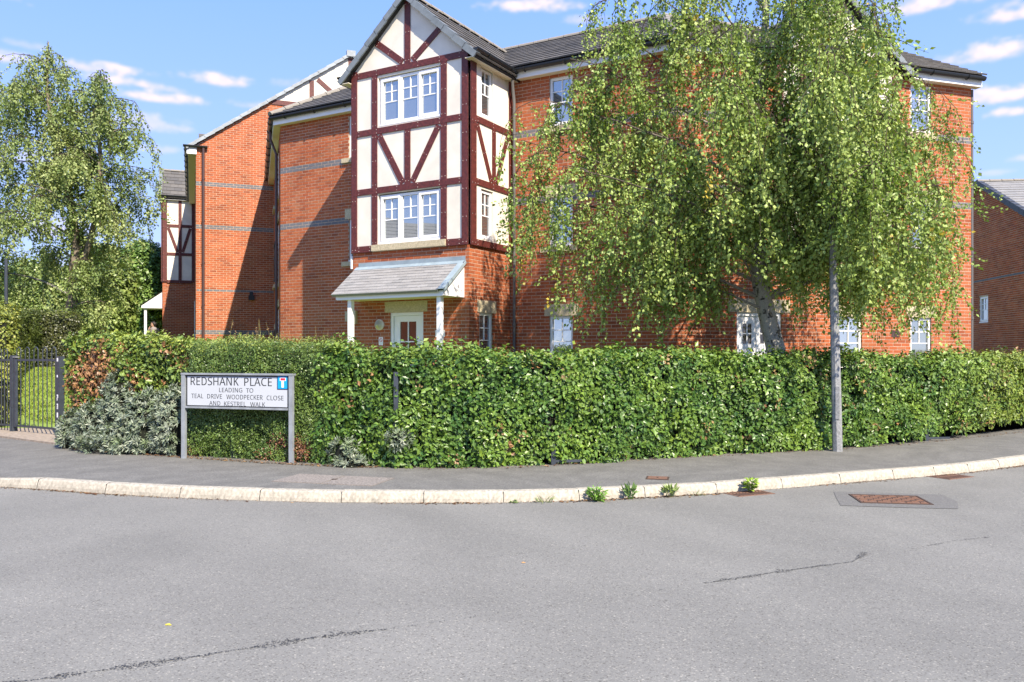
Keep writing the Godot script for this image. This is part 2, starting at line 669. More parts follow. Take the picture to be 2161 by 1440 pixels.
# smooth curve through plan points
func spline(pts: Array, n):
	var out = []
	for i in pts.size() - 1:
		var a = pts[maxi(i - 1, 0)]; var b = pts[i]; var c = pts[i + 1]; var d = pts[mini(i + 2, pts.size() - 1)]
		for k in n:
			out.append(b.cubic_interpolate(c, a, d, float(k) / n))
	out.append(pts[-1])
	return out

# ---------------------------------------------------------------- building pieces
func sheet(mb: MB, x, poly: PackedVector2Array, holes, z, deep = 0.16, col = Color.WHITE):
	var cuts = []
	for p in poly: cuts.append(p.y)
	for h in holes: cuts.append(h[1]); cuts.append(h[3])
	cuts.sort()
	for i in cuts.size() - 1:
		var v0 = cuts[i]
		var v1 = cuts[i + 1]
		if v1 - v0 < 1e-4: continue
		var r0 = row(poly, v0 + 1e-5)
		var r1 = row(poly, v1 - 1e-5)
		if r0 == null or r1 == null: continue
		for s in clear_of(minf(r0[0], r1[0]), maxf(r0[1], r1[1]), v0 + 0.005, v1 - 0.005, holes):
			mb.quad(x * Vector3(maxf(s[0], r0[0]), v0, z), x * Vector3(minf(s[1], r0[1]), v0, z), x * Vector3(minf(s[1], r1[1]), v1, z), x * Vector3(maxf(s[0], r1[0]), v1, z), col)
	for h in holes:
		var t = z - deep
		mb.quad(x * Vector3(h[0], h[1], z), x * Vector3(h[0], h[1], t), x * Vector3(h[0], h[3], t), x * Vector3(h[0], h[3], z))
		mb.quad(x * Vector3(h[2], h[1], t), x * Vector3(h[2], h[1], z), x * Vector3(h[2], h[3], z), x * Vector3(h[2], h[3], t))
		mb.quad(x * Vector3(h[0], h[3], z), x * Vector3(h[0], h[3], t), x * Vector3(h[2], h[3], t), x * Vector3(h[2], h[3], z))
		mb.quad(x * Vector3(h[0], h[1], t), x * Vector3(h[0], h[1], z), x * Vector3(h[2], h[1], z), x * Vector3(h[2], h[1], t))

func miter(p: Array, i, d) -> Vector2:
	# the plan point d outwards of corner i (walls run left to right seen from outside)
	var n0 = null
	var n1 = null
	if i > 0:
		var e = (p[i] - p[i - 1]).normalized(); n0 = Vector2(e.y, -e.x)
	if i < p.size() - 1:
		var e = (p[i + 1] - p[i]).normalized(); n1 = Vector2(e.y, -e.x)
	if n0 == null: return p[i] + n1 * d
	if n1 == null: return p[i] + n0 * d
	var m = (n0 + n1).normalized()
	return p[i] + m * (d / m.dot(n0))

# a slope from its corners: eaves from left to right seen from outside, then the top edge back from right to left
func roof_plane(building, roof, store, p: Array, wide = 0.33, gauge = 0.3, thick = 0.034, tones = [0, 0, 1, 2, 3]):
	var ex = (p[1] - p[0]).normalized()
	var up = p[p.size() - 1] - p[0]
	var ey = (up - ex * up.dot(ex)).normalized()
	if p.size() == 4:
		var up2 = p[2] - p[0]
		ey = (up2 - ex * up2.dot(ex)).normalized()
	var ez = ex.cross(ey)
	var x = Transform3D(Basis(ex, ey, ez), p[0])
	var q = PackedVector2Array()
	for a in p: q.append(Vector2((a - p[0]).dot(ex), maxf((a - p[0]).dot(ey), 0.0)))
	var mb := MB.new()
	mb.poly(x, q, -0.05, 0.0)
	var r = obj("roof_deck", mb, mats.deck, roof)
	tile_slope(r if roof == null else roof, store, x, q, wide, gauge, thick, tones)

func ridge(building, a: Vector3, b: Vector3, m, r = 0.11, step = 0.42):
	var n = maxi(1, int(a.distance_to(b) / step))
	var d = (b - a).normalized()
	var s = d.cross(Vector3.UP).normalized()
	var up = s.cross(d)
	for k in n:
		var p = a.lerp(b, float(k) / n)
		var q = a.lerp(b, (k + 0.97) / n)
		var mb := MB.new()
		var prev = null
		for j in 9:
			var t = PI * (j / 8.0) * 1.1 - 0.05 * PI
			var o = s * cos(t) * r + up * (sin(t) * r * 0.75)
			var o2 = o * 0.94
			if prev != null:
				mb.quad(p + prev[0], q + prev[1], q + o2, p + o)
				mb.tri(p, p + prev[0], p + o, -d)
			prev = [o, o2]
		obj("ridge_tile", mb, m, building)

# dry verge caps up a gable's edge; n points out of the gable
func verge(building, a: Vector3, b: Vector3, n: Vector3, m, high = 0.13, step = 0.33):
	var d = (b - a).normalized()
	var up = n.cross(d)
	if up.y < 0: up = -up
	var c = int(a.distance_to(b) / step)
	for k in c:
		var p = a + (b - a) * (float(k) / c)
		var ln = a.distance_to(b) / c * 1.06
		var y = (d + up * -0.05).normalized()
		var x = Transform3D(Basis(y, n.cross(y) if n.cross(y).y > 0 else -n.cross(y), n), p + up * (0.02 + rf(-0.003, 0.003)))
		var mb := MB.new()
		mb.box(x, 0, ln, -high * 0.62, high * 0.38, 0.0, 0.035)
		mb.box(x, 0, ln, high * 0.38 - 0.012, high * 0.38, -0.13, 0.0)
		obj("verge_tile", mb, m, building)

func screw(mb: MB, x: Transform3D, u, v, z):
	for k in 6:
		var a = TAU * k / 6
		var b = TAU * (k + 1) / 6
		var r = 0.0085
		var p = Vector3(u + cos(a) * r, v + sin(a) * r, z)
		var q = Vector3(u + cos(b) * r, v + sin(b) * r, z)
		var t = Vector3(u, v, z + 0.009)
		mb.tri(x * p, x * q, x * t, (x.basis * Vector3(cos(a + 0.5), sin(a + 0.5), 0.8)).normalized())

func board(building, screws: MB, x: Transform3D, p: Vector2, q: Vector2, z, wide = 0.14, proud = 0.02, fixed = true):
	var mb := MB.new()
	mb.bar(x, p, q, wide, z, z + proud)
	var o = obj("timber_board", mb, mats.timber, building)
	if fixed:
		var d = (q - p).normalized()
		var s = Vector2(-d.y, d.x) * wide * 0.28
		var L = p.distance_to(q)
		var n = maxi(1, roundi(L / 0.6))
		for k in n + 1:
			var t = clampf(L * k / n, 0.06, L - 0.06)
			for e in [-1, 1]:
				var c = p + d * t + s * e
				screw(screws, x, c.x, c.y, z + proud)
	return o

# a timbered gable: two storeys of cream panels, brown boards, a braced band between and a gable above, w wide from its left edge
func timber_front(building, x: Transform3D, w, z, with_windows = true, base = 3.89):
	var c = w / 2
	var holes = []
	if with_windows:
		holes = [[0.75, 4.04, w - 0.69, 5.15], [0.75, 6.64, w - 0.69, 7.72]]
	var mb := MB.new()
	var peak = 7.9 + c * 0.9
	sheet(mb, x, PackedVector2Array([Vector2(0, base), Vector2(w, base), Vector2(w, 7.9), Vector2(c, peak), Vector2(0, 7.9)]), holes, z)
	obj("render_panel", mb, mats.cream, building)
	var s := MB.new()
	var t = z + 0.001
	board(building, s, x, Vector2(0.075, base), Vector2(0.075, 7.95), t, 0.15, 0.028)
	board(building, s, x, Vector2(w - 0.075, base), Vector2(w - 0.075, 7.95), t, 0.15, 0.028)
	for v in [5.235, 6.545, 7.84]:
		board(building, s, x, Vector2(0.151, v), Vector2(w - 0.151, v), t, 0.135, 0.024)
	board(building, s, x, Vector2(0.151, 3.96), Vector2(0.58, 3.96), t, 0.14, 0.024)
	board(building, s, x, Vector2(w - 0.54, 3.96), Vector2(w - 0.151, 3.96), t, 0.14, 0.024)
	for u in [0.65, w - 0.61]:
		board(building, s, x, Vector2(u, 4.03), Vector2(u, 5.167), t, 0.15, 0.021)
		board(building, s, x, Vector2(u, 5.303), Vector2(u, 6.477), t, 0.15, 0.021)
		board(building, s, x, Vector2(u, 6.613), Vector2(u, 7.772), t, 0.15, 0.021)
	board(building, s, x, Vector2(c, 5.303), Vector2(c, 6.477), t, 0.15, 0.021)
	board(building, s, x, Vector2(c, 7.908), Vector2(c, peak - 0.06), t, 0.15, 0.021)
	board(building, s, x, Vector2(0.78, 6.45), Vector2(c - 0.13, 5.33), t, 0.14, 0.018)
	board(building, s, x, Vector2(w - 0.74, 6.45), Vector2(c + 0.13, 5.33), t, 0.14, 0.018)
	board(building, s, x, Vector2(c - 0.86, 8.5), Vector2(c - 0.13, 7.95), t, 0.14, 0.018)
	board(building, s, x, Vector2(c + 0.86, 8.5), Vector2(c + 0.13, 7.95), t, 0.14, 0.018)
	tag(obj("screw_heads", s, mats.screw, building), "", "", "", "stuff")
	if with_windows:
		var li = [[0.0, 0.355, true], [0.355, 0.645, false], [0.645, 1.0, true]]
		window(building, x, 0.78, 4.08, w - 0.72, 5.12, li, z - 0.045, false, true)
		window(building, x, 0.78, 6.68, w - 0.72, 7.7, li, z - 0.045, false, true)
		stone(building, "window_sill", x, 0.59, w - 0.55, 3.9, 4.035, z + 0.06)

# a timbered side of a bay, d deep, seen with its left edge at the bay's front when front_left
func timber_side(building, x: Transform3D, d, z, windows, base = 3.89):
	var holes = []
	if windows: holes = [[0.42, 4.08, 0.9, 5.12], [0.42, 6.66, 0.9, 7.7]]
	var mb := MB.new()
	sheet(mb, x, PackedVector2Array([Vector2(0, base), Vector2(d, base), Vector2(d, 7.9), Vector2(0, 7.9)]), holes, z)
	obj("render_panel", mb, mats.cream, building)
	var s := MB.new()
	var t = z + 0.001
	board(building, s, x, Vector2(0.1, base), Vector2(0.1, 7.78), t, 0.2, 0.028)
	board(building, s, x, Vector2(d - 0.07, base), Vector2(d - 0.07, 7.78), t, 0.14, 0.026)
	for v in [3.96, 5.235, 6.545]:
		board(building, s, x, Vector2(0.201, v), Vector2(d - 0.141, v), t, 0.135, 0.022)
	var c = d * 0.54
	if not windows:
		for v in [[4.03, 5.167], [6.613, 7.78]]:
			board(building, s, x, Vector2(c, v[0]), Vector2(c, v[1]), t, 0.14, 0.02)
	board(building, s, x, Vector2(c, 5.303), Vector2(c, 6.477), t, 0.14, 0.02)
	board(building, s, x, Vector2(0.25, 6.45), Vector2(c - 0.11, 5.33), t, 0.13, 0.017)
	board(building, s, x, Vector2(d - 0.2, 6.45), Vector2(c + 0.11, 5.33), t, 0.13, 0.017)
	tag(obj("screw_heads", s, mats.screw, building), "", "", "", "stuff")
	if windows:
		for v in [[4.1, 5.1], [6.68, 7.68]]:
			window(building, x, 0.44, v[0], 0.88, v[1], [[0.0, 1.0, false]], z - 0.045)

# a small pitched roof over a gable of width w on x; tiles on both slopes, caps on the verges. Built from w_back to w_front along z
func gable_roof(building, store, x: Transform3D, w, z_front, z_back, over, eave_y, rise, m_verge):
	var c = w / 2
	var top = eave_y + (c + over) * rise
	var a = x * Vector3(-over, eave_y, z_back); var b = x * Vector3(-over, eave_y, z_front)
	var e = x * Vector3(w + over, eave_y, z_front); var f = x * Vector3(w + over, eave_y, z_back)
	var r0 = x * Vector3(c, top, z_front); var r1 = x * Vector3(c, top, z_back)
	var roof = sub("gable_roof", building, x * Vector3(c, eave_y, 0))
	roof_plane(building, roof, store, [a, b, r0, r1])
	roof_plane(building, roof, store, [e, f, r1, r0])
	ridge(roof, r0 + Vector3.UP * 0.03, r1 + Vector3.UP * 0.03, mats.ridge)
	var n = x.basis.z
	verge(roof, b, r0, n, m_verge)
	verge(roof, e, r0, n, m_verge)
	var mb := MB.new()
	mb.box(Transform3D(x.basis, r0), -0.1, 0.1, -0.07, 0.11, -0.2, 0.05)
	obj("apex_cap", mb, m_verge, roof)
	return roof

func eaves(building, a: Vector3, b: Vector3, out: Vector3, over, y, gut = true, g0 = 0.0, g1 = 0.0):
	# a..b is the wall's line; fascia and soffit stand out from it by over
	var d = (b - a).normalized()
	var x = Transform3D(Basis(d, Vector3.UP, d.cross(Vector3.UP)), Vector3(a.x, 0, a.z))
	var L = Vector2(a.x - b.x, a.z - b.z).length()
	var mb := MB.new()
	mb.box(x, -g0, L + g1, y - 0.17, y + 0.02, over - 0.022, over)
	obj("fascia", mb, mats.upvc, building)
	var sf := MB.new()
	sf.box(x, -g0, L + g1, y - 0.165, y - 0.15, 0.0, over - 0.023)
	obj("soffit", sf, mats.soffit, building)
	if gut:
		gutter(building, x * Vector3(-g0 - 0.02, y + 0.01, over + 0.065), x * Vector3(L + g1 + 0.02, y + 0.01, over + 0.065), out)

func text_on(called, words, x: Transform3D, u0, u1, v0, v1, z, font, m, parent):
	var t := TextMesh.new()
	t.text = words
	t.font = font
	t.font_size = 64
	t.pixel_size = 0.01
	t.depth = 0.02
	t.curve_step = 1.0
	var a = t.get_aabb()
	var sx = (u1 - u0) / a.size.x
	var sy = (v1 - v0) / a.size.y
	var o := MeshInstance3D.new()
	o.mesh = t
	o.material_override = m
	o.name = called
	parent.add_child(o, true)
	o.transform = x * Transform3D(Basis.from_scale(Vector3(sx, sy, 0.1)), Vector3(u0 - a.position.x * sx, v0 - a.position.y * sy, z))
	o.position -= placed(parent)
	return o

# ---------------------------------------------------------------- hedges
# path runs left to right seen from the road: [plan point, top height]. Patches of leaves over a dark twiggy core
func hedge(called, label, category, group, path: Array, deep, patches: Array, tint: Callable, per_m2, opts = {}):
	var first = path[0][0]
	var t = thing(called, label, category, w3(first, 0.1), group)
	var rough := FastNoiseLite.new()
	rough.seed = 7 + used[called]
	rough.frequency = 0.9
	rough.fractal_octaves = 2
	var gaps := FastNoiseLite.new()
	gaps.seed = 33 + used[called]
	gaps.frequency = 1.9
	var core := MB.new()
	var xf = []
	var cols = []
	var sets = []
	for k in patches.size(): sets.append([[], []])
	var skin = opts.get("inset", 0.14)
	var ground = opts.get("ground", -1.0)
	for i in path.size() - 1:
		var p = path[i][0]; var q = path[i + 1][0]
		var h0 = path[i][1]; var h1 = path[i + 1][1]
		var x = face(p, q)
		var L = p.distance_to(q)
		var g0 = land(p.x, p.y) - 0.05 if ground < 0 else ground
		var g1 = land(q.x, q.y) - 0.05 if ground < 0 else ground
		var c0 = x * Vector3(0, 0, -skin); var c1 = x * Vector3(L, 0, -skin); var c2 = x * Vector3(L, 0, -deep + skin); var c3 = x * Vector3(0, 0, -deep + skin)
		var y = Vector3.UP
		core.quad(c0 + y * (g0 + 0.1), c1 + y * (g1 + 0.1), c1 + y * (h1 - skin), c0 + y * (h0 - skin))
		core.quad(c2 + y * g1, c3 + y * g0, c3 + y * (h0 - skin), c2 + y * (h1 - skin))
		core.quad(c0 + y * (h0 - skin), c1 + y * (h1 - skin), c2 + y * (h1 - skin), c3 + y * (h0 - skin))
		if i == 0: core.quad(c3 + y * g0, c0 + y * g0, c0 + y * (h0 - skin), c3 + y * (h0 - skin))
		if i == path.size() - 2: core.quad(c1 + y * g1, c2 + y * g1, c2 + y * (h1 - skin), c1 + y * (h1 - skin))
		var h = (h0 + h1) / 2 - (g0 + g1) / 2
		var faces = [[0, L, h, per_m2], [1, L, deep, per_m2 * 0.75]]
		if i == 0 and opts.get("start", true): faces.append([2, deep, h, per_m2 * 0.8])
		if i == path.size() - 2 and opts.get("finish", true): faces.append([3, deep, h, per_m2 * 0.8])
		for f in faces:
			var n = int(f[1] * f[2] * f[3])
			for k in n:
				var a = rf(0, 1); var b = rf(0, 1)
				var s; var pos; var nz
				if f[0] == 0:
					s = a
					var g = lerpf(g0, g1, a)
					var top = lerpf(h0, h1, a)
					pos = x * Vector3(a * L, g + 0.06 + (top - g - 0.06) * b, 0)
					nz = x.basis.z
				elif f[0] == 1:
					pos = x * Vector3(a * L, lerpf(h0, h1, a), -b * deep)
					nz = (Vector3.UP + x.basis.z * (0.5 - b)).normalized()
				elif f[0] == 2:
					pos = x * Vector3(0, g0 + (h0 - g0) * b, -a * deep)
					nz = -x.basis.x
				else:
					pos = x * Vector3(L, g1 + (h1 - g1) * b, -a * deep)
					nz = x.basis.x
				var bump = rough.get_noise_3dv(pos) * opts.get("bump", 0.11)
				var hole = gaps.get_noise_3dv(pos * 1.3)
				if hole > opts.get("hole", 0.42) and rng.randf() < 0.8: continue
				pos += nz * (bump + rf(-0.1, 0.03))
				if f[0] == 1: pos.y += maxf(0, rf(-0.25, 1) ** 5) * opts.get("shoots", 0.12)
				var look = (nz + unit() * 0.35).normalized()
				var rt = Vector3.UP.cross(look)
				if rt.length() < 0.2: rt = Vector3(1, 0, 0)
				rt = rt.normalized()
				var bs = Basis(rt, look.cross(rt), look)
				bs = bs * Basis(Vector3(0, 0, 1), rf(-0.6, 0.6))
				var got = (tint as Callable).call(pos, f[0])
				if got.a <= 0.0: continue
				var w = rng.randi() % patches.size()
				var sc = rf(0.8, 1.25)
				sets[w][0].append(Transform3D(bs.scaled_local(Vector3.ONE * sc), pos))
				sets[w][1].append(got)
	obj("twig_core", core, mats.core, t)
	for k in patches.size():
		inst("foliage", patches[k], mats.leaf, sets[k][0], sets[k][1], t)
	return t

# ---------------------------------------------------------------- trees
func limb(a: Vector3, dir: Vector3, ln, rise, droop, n = 9):
	var pts = []
	var side = dir.cross(Vector3.UP).normalized()
	var w = rf(-0.1, 0.1) * ln
	for k in n:
		var t = float(k) / (n - 1)
		pts.append(a + dir * (ln * t) + Vector3.UP * (rise * t - droop * t * t) + side * sin(t * 4.5) * w + unit() * 0.012 * ln * t)
	return pts

func taper(n, r0, r1):
	var o = []
	for k in n: o.append(lerpf(r0, r1, pow(float(k) / (n - 1), 0.75)))
	return o

func bark_cols(pts, radii, sides, white, base_y, sd):
	var f := FastNoiseLite.new()
	f.seed = sd
	f.frequency = 1.0
	var out = []
	for i in pts.size():
		var ring = []
		for k in sides:
			var a = TAU * k / sides
			var q = Vector3(cos(a) * 0.8, pts[i].y * 6.0, sin(a) * 0.8)
			var t = f.get_noise_3dv(q) + 0.5 * f.get_noise_3dv(q * 2.3)
			var g = f.get_noise_3dv(Vector3(cos(a) * 2.0, pts[i].y * 1.7 + 40.0, sin(a) * 2.0))
			var low = smoothstep(1.5, 0.1, pts[i].y - base_y)
			var dark = smoothstep(0.15, 0.5, t + low * 0.55 + g * 0.4)
			var c = white.lerp(Color(0.045, 0.038, 0.03), dark * 0.9)
			c = c.lerp(Color(0.16, 0.15, 0.10), 0.35 * smoothstep(-0.2, 0.5, g) * (0.4 + low))
			ring.append(c)
		out.append(ring)
	return out

# leaf-bearing twigs hung along a limb
func hang(pts: Array, from, step, l0, l1, sets: Array, tint: Callable):
	for i in pts.size() - 1:
		if float(i) / (pts.size() - 1) < from: continue
		var n = int(pts[i].distance_to(pts[i + 1]) / step + rng.randf())
		for k in n:
			var p = pts[i].lerp(pts[i + 1], rf(0, 1)) + unit() * 0.05
			var s = rf(l0, l1)
			var tilt = Basis(Vector3(rf(-1, 1), 0, rf(-1, 1)).normalized(), absf(rng.randfn(0, 0.55)))
			var b = tilt * Basis(Vector3.UP, rf(0, TAU))
			var w = rng.randi() % sets.size()
			sets[w][0].append(Transform3D(b.scaled(Vector3.ONE * s), p))
			sets[w][1].append((tint as Callable).call(p))

# thin strands that leave a limb and weep down to low_y at most
func weep(mb: MB, pts: Array, from, n, l0, l1, low_y: Callable, sets, tint: Callable, step = 0.13, s0 = 0.8, s1 = 1.25, outward = 0.35):
	var m = pts.size() - 1
	var dir = (pts[m] - pts[0])
	dir.y = 0
	dir = dir.normalized() if dir.length() > 0.01 else Vector3(1, 0, 0)
	for k in n:
		var t = lerpf(from, 1.0, (k + rf(0, 1)) / n)
		var i = mini(int(t * m), m - 1)
		var p = pts[i].lerp(pts[i + 1], t * m - i)
		var L = rf(l0, l1)
		L = minf(L, p.y - (low_y as Callable).call(p))
		if L < 0.15: L = 0.15
		var o = (dir + Vector3(rf(-1.1, 1.1), 0, rf(-1.1, 1.1))).normalized() * outward * rf(0.3, 1.5)
		var q = []
		var rr = []
		for j in 7:
			var u = j / 6.0
			q.append(p + o * (1 - (1 - u) * (1 - u)) + Vector3(0, 0.1 * sin(u * PI) - L * u * u * 0.4 - L * u * 0.6, 0) + unit() * 0.02)
			rr.append(lerpf(0.008, 0.003, u))
		var bk = []
		for j in 7: bk.append(Color(0.10, 0.065, 0.045))
		mb.tube(q, rr, 4, bk, false)
		hang(q, 0.05, step, s0, s1, sets, tint)

func _ready():
	rng.seed = 20240611
	# ------------------------------------------------------------ camera
	var cam := Camera3D.new()
	cam.name = "camera"
	add_child(cam)
	cam.position = Vector3(0, 1.6, 0)
	cam.near = 0.1
	cam.far = 900.0
	cam.projection = Camera3D.PROJECTION_FRUSTUM
	cam.size = 0.1 * 1440.0 / 1761.0
	cam.frustum_offset = Vector2(0, 0.1 * 30.0 / 1761.0)
	cam.current = true
	# ------------------------------------------------------------ sky, sun, exposure
	var env := Environment.new()
	env.background_mode = Environment.BG_SKY
	env.sky = Sky.new()
	env.sky.sky_material = sky_material()
	env.background_energy_multiplier = 0.70
	env.tonemap_mode = Environment.TONE_MAPPER_LINEAR
	env.tonemap_exposure = 2.1
	env.sdfgi_enabled = true
	env.ssao_enabled = true
	env.ssil_enabled = true
	var we := WorldEnvironment.new()
	we.name = "world_environment"
	we.environment = env
	add_child(we)
	var sun := DirectionalLight3D.new()
	sun.name = "sun"
	sun.light_energy = 1.4
	sun.light_color = Color(1.0, 0.95, 0.87)
	sun.light_angular_distance = 0.5
	sun.shadow_enabled = true
	add_child(sun)
	sun.look_at_from_position(Vector3.ZERO, -Vector3(0.59, 1.11, 0.977), Vector3.UP)
	# ------------------------------------------------------------ the place
	make_materials()
	make_ground()
	make_main_building()
	make_rear_building()
	make_far_house()
	make_opposite_house()
	make_kerb_and_covers()
	make_lamp_post()
	make_street_sign()
	make_gate()
	make_hedges()
	make_main_birch()
	make_rear_trees()
	make_small_plants()
	make_person()

func sky_material():
	var W = 3072
	var H = 1536
	var img := Image.create_empty(W, H, false, Image.FORMAT_RGBF)
	var cl = []   # azimuth, elevation, half width, half height in degrees, strength
	for c in [[15, 122, 42, 13, 0.75], [60, 96, 40, 8, 0.3], [215, 145, 84, 12, 0.8], [265, 173, 62, 11, 0.85], [345, 208, 86, 12, 0.95], [355, 190, 40, 8, 0.4], [450, 168, 72, 14, 0.85], [300, 262, 85, 20, 0.45], [330, 316, 60, 9, 0.3], [560, 225, 80, 9, 0.35], [610, 180, 50, 10, 0.3],
			[1120, 14, 105, 16, 1.0], [1235, 44, 50, 10, 0.4], [1965, 8, 100, 20, 0.95], [2135, 28, 60, 20, 0.95], [2095, 112, 85, 21, 1.0], [2125, 200, 90, 19, 0.95], [2140, 236, 50, 10, 0.8], [2150, 336, 25, 7, 0.4], [2100, 365, 40, 6, 0.25], [1700, 60, 120, 16, 0.6], [90, 480, 130, 26, 0.5], [200, 620, 190, 60, 0.75], [20, 330, 80, 18, 0.4]]:
		var dx = c[0] - 1080.5
		cl.append([rad_to_deg(atan(dx / 1761.0)), rad_to_deg(atan((750.0 - c[1]) / sqrt(1761.0 * 1761.0 + dx * dx))), c[2] * 0.0350, c[3] * 0.0370, minf(1.0, c[4] * 1.15)])
	var r := RandomNumberGenerator.new()
	r.seed = 5
	for k in 90:
		var az = r.randf_range(-180, 180)
		if absf(az) < 34: continue
		cl.append([az, r.randf_range(6, 45), r.randf_range(1.5, 4.5), r.randf_range(0.4, 1.0), r.randf_range(0.4, 1.0)])
	var f := FastNoiseLite.new()
	f.seed = 3
	f.frequency = 1.0
	f.fractal_octaves = 4
	var base = []
	for y in H:
		var el = 90.0 - 180.0 * (y + 0.5) / H
		var t = clampf(el / 90.0, 0, 1)
		var a = Color(0.48, 0.64, 0.98).lerp(Color(0.19, 0.365, 0.90), pow(clampf(el / 27.0, 0, 1), 0.8))
		a = a.lerp(Color(0.13, 0.30, 0.68), smoothstep(25, 90, el))
		a = a.lerp(Color(0.80, 0.86, 0.94), 0.7 * exp(-maxf(el, 0) / 3.5))
		if el < 0: a = Color(0.36, 0.36, 0.34)
		base.append(a)
	for y in H:
		var a: Color = base[y]
		img.fill_rect(Rect2i(0, y, W, 1), Color(a.r, a.g, a.b))
	for c in cl:
		var x0 = int((c[0] - c[2] * 1.6) / 360.0 * W)
		var x1 = int((c[0] + c[2] * 1.6) / 360.0 * W)
		var y0 = int((90.0 - c[1] - c[3] * 2.2) / 180.0 * H)
		var y1 = int((90.0 - c[1] + c[3] * 2.2) / 180.0 * H)
		for y in range(y0, mini(y1, H / 2 - 1)):
			var el = 90.0 - 180.0 * (y + 0.5) / H
			for x in range(x0, x1):
				var az = 360.0 * (x + 0.5) / W
				var dx = (az - c[0]) / c[2]
				var dy = (el - c[1]) / c[3]
				var n = f.get_noise_3d(az * 0.5, el * 1.1, 0) + 0.5 * f.get_noise_3d(az * 1.3, el * 2.6, 9.0)
				if dy < 0: dy *= 1.55
				var d = dx * dx + dy * dy
				var m = smoothstep(1.15, -0.35, d + n * 0.9) * c[4]
				if m <= 0.0: continue
				var px = ((x % W) + W) % W
				var o = img.get_pixel(px, y)
				var lit = Color(0.95, 0.77, 0.88).lerp(Color(0.74, 0.64, 0.90), clampf(0.5 - dy * 0.5, 0, 1) * 0.8)
				img.set_pixel(px, y, o.lerp(lit, m * 0.9))
	var p := PanoramaSkyMaterial.new()
	p.panorama = ImageTexture.create_from_image(img)
	return p

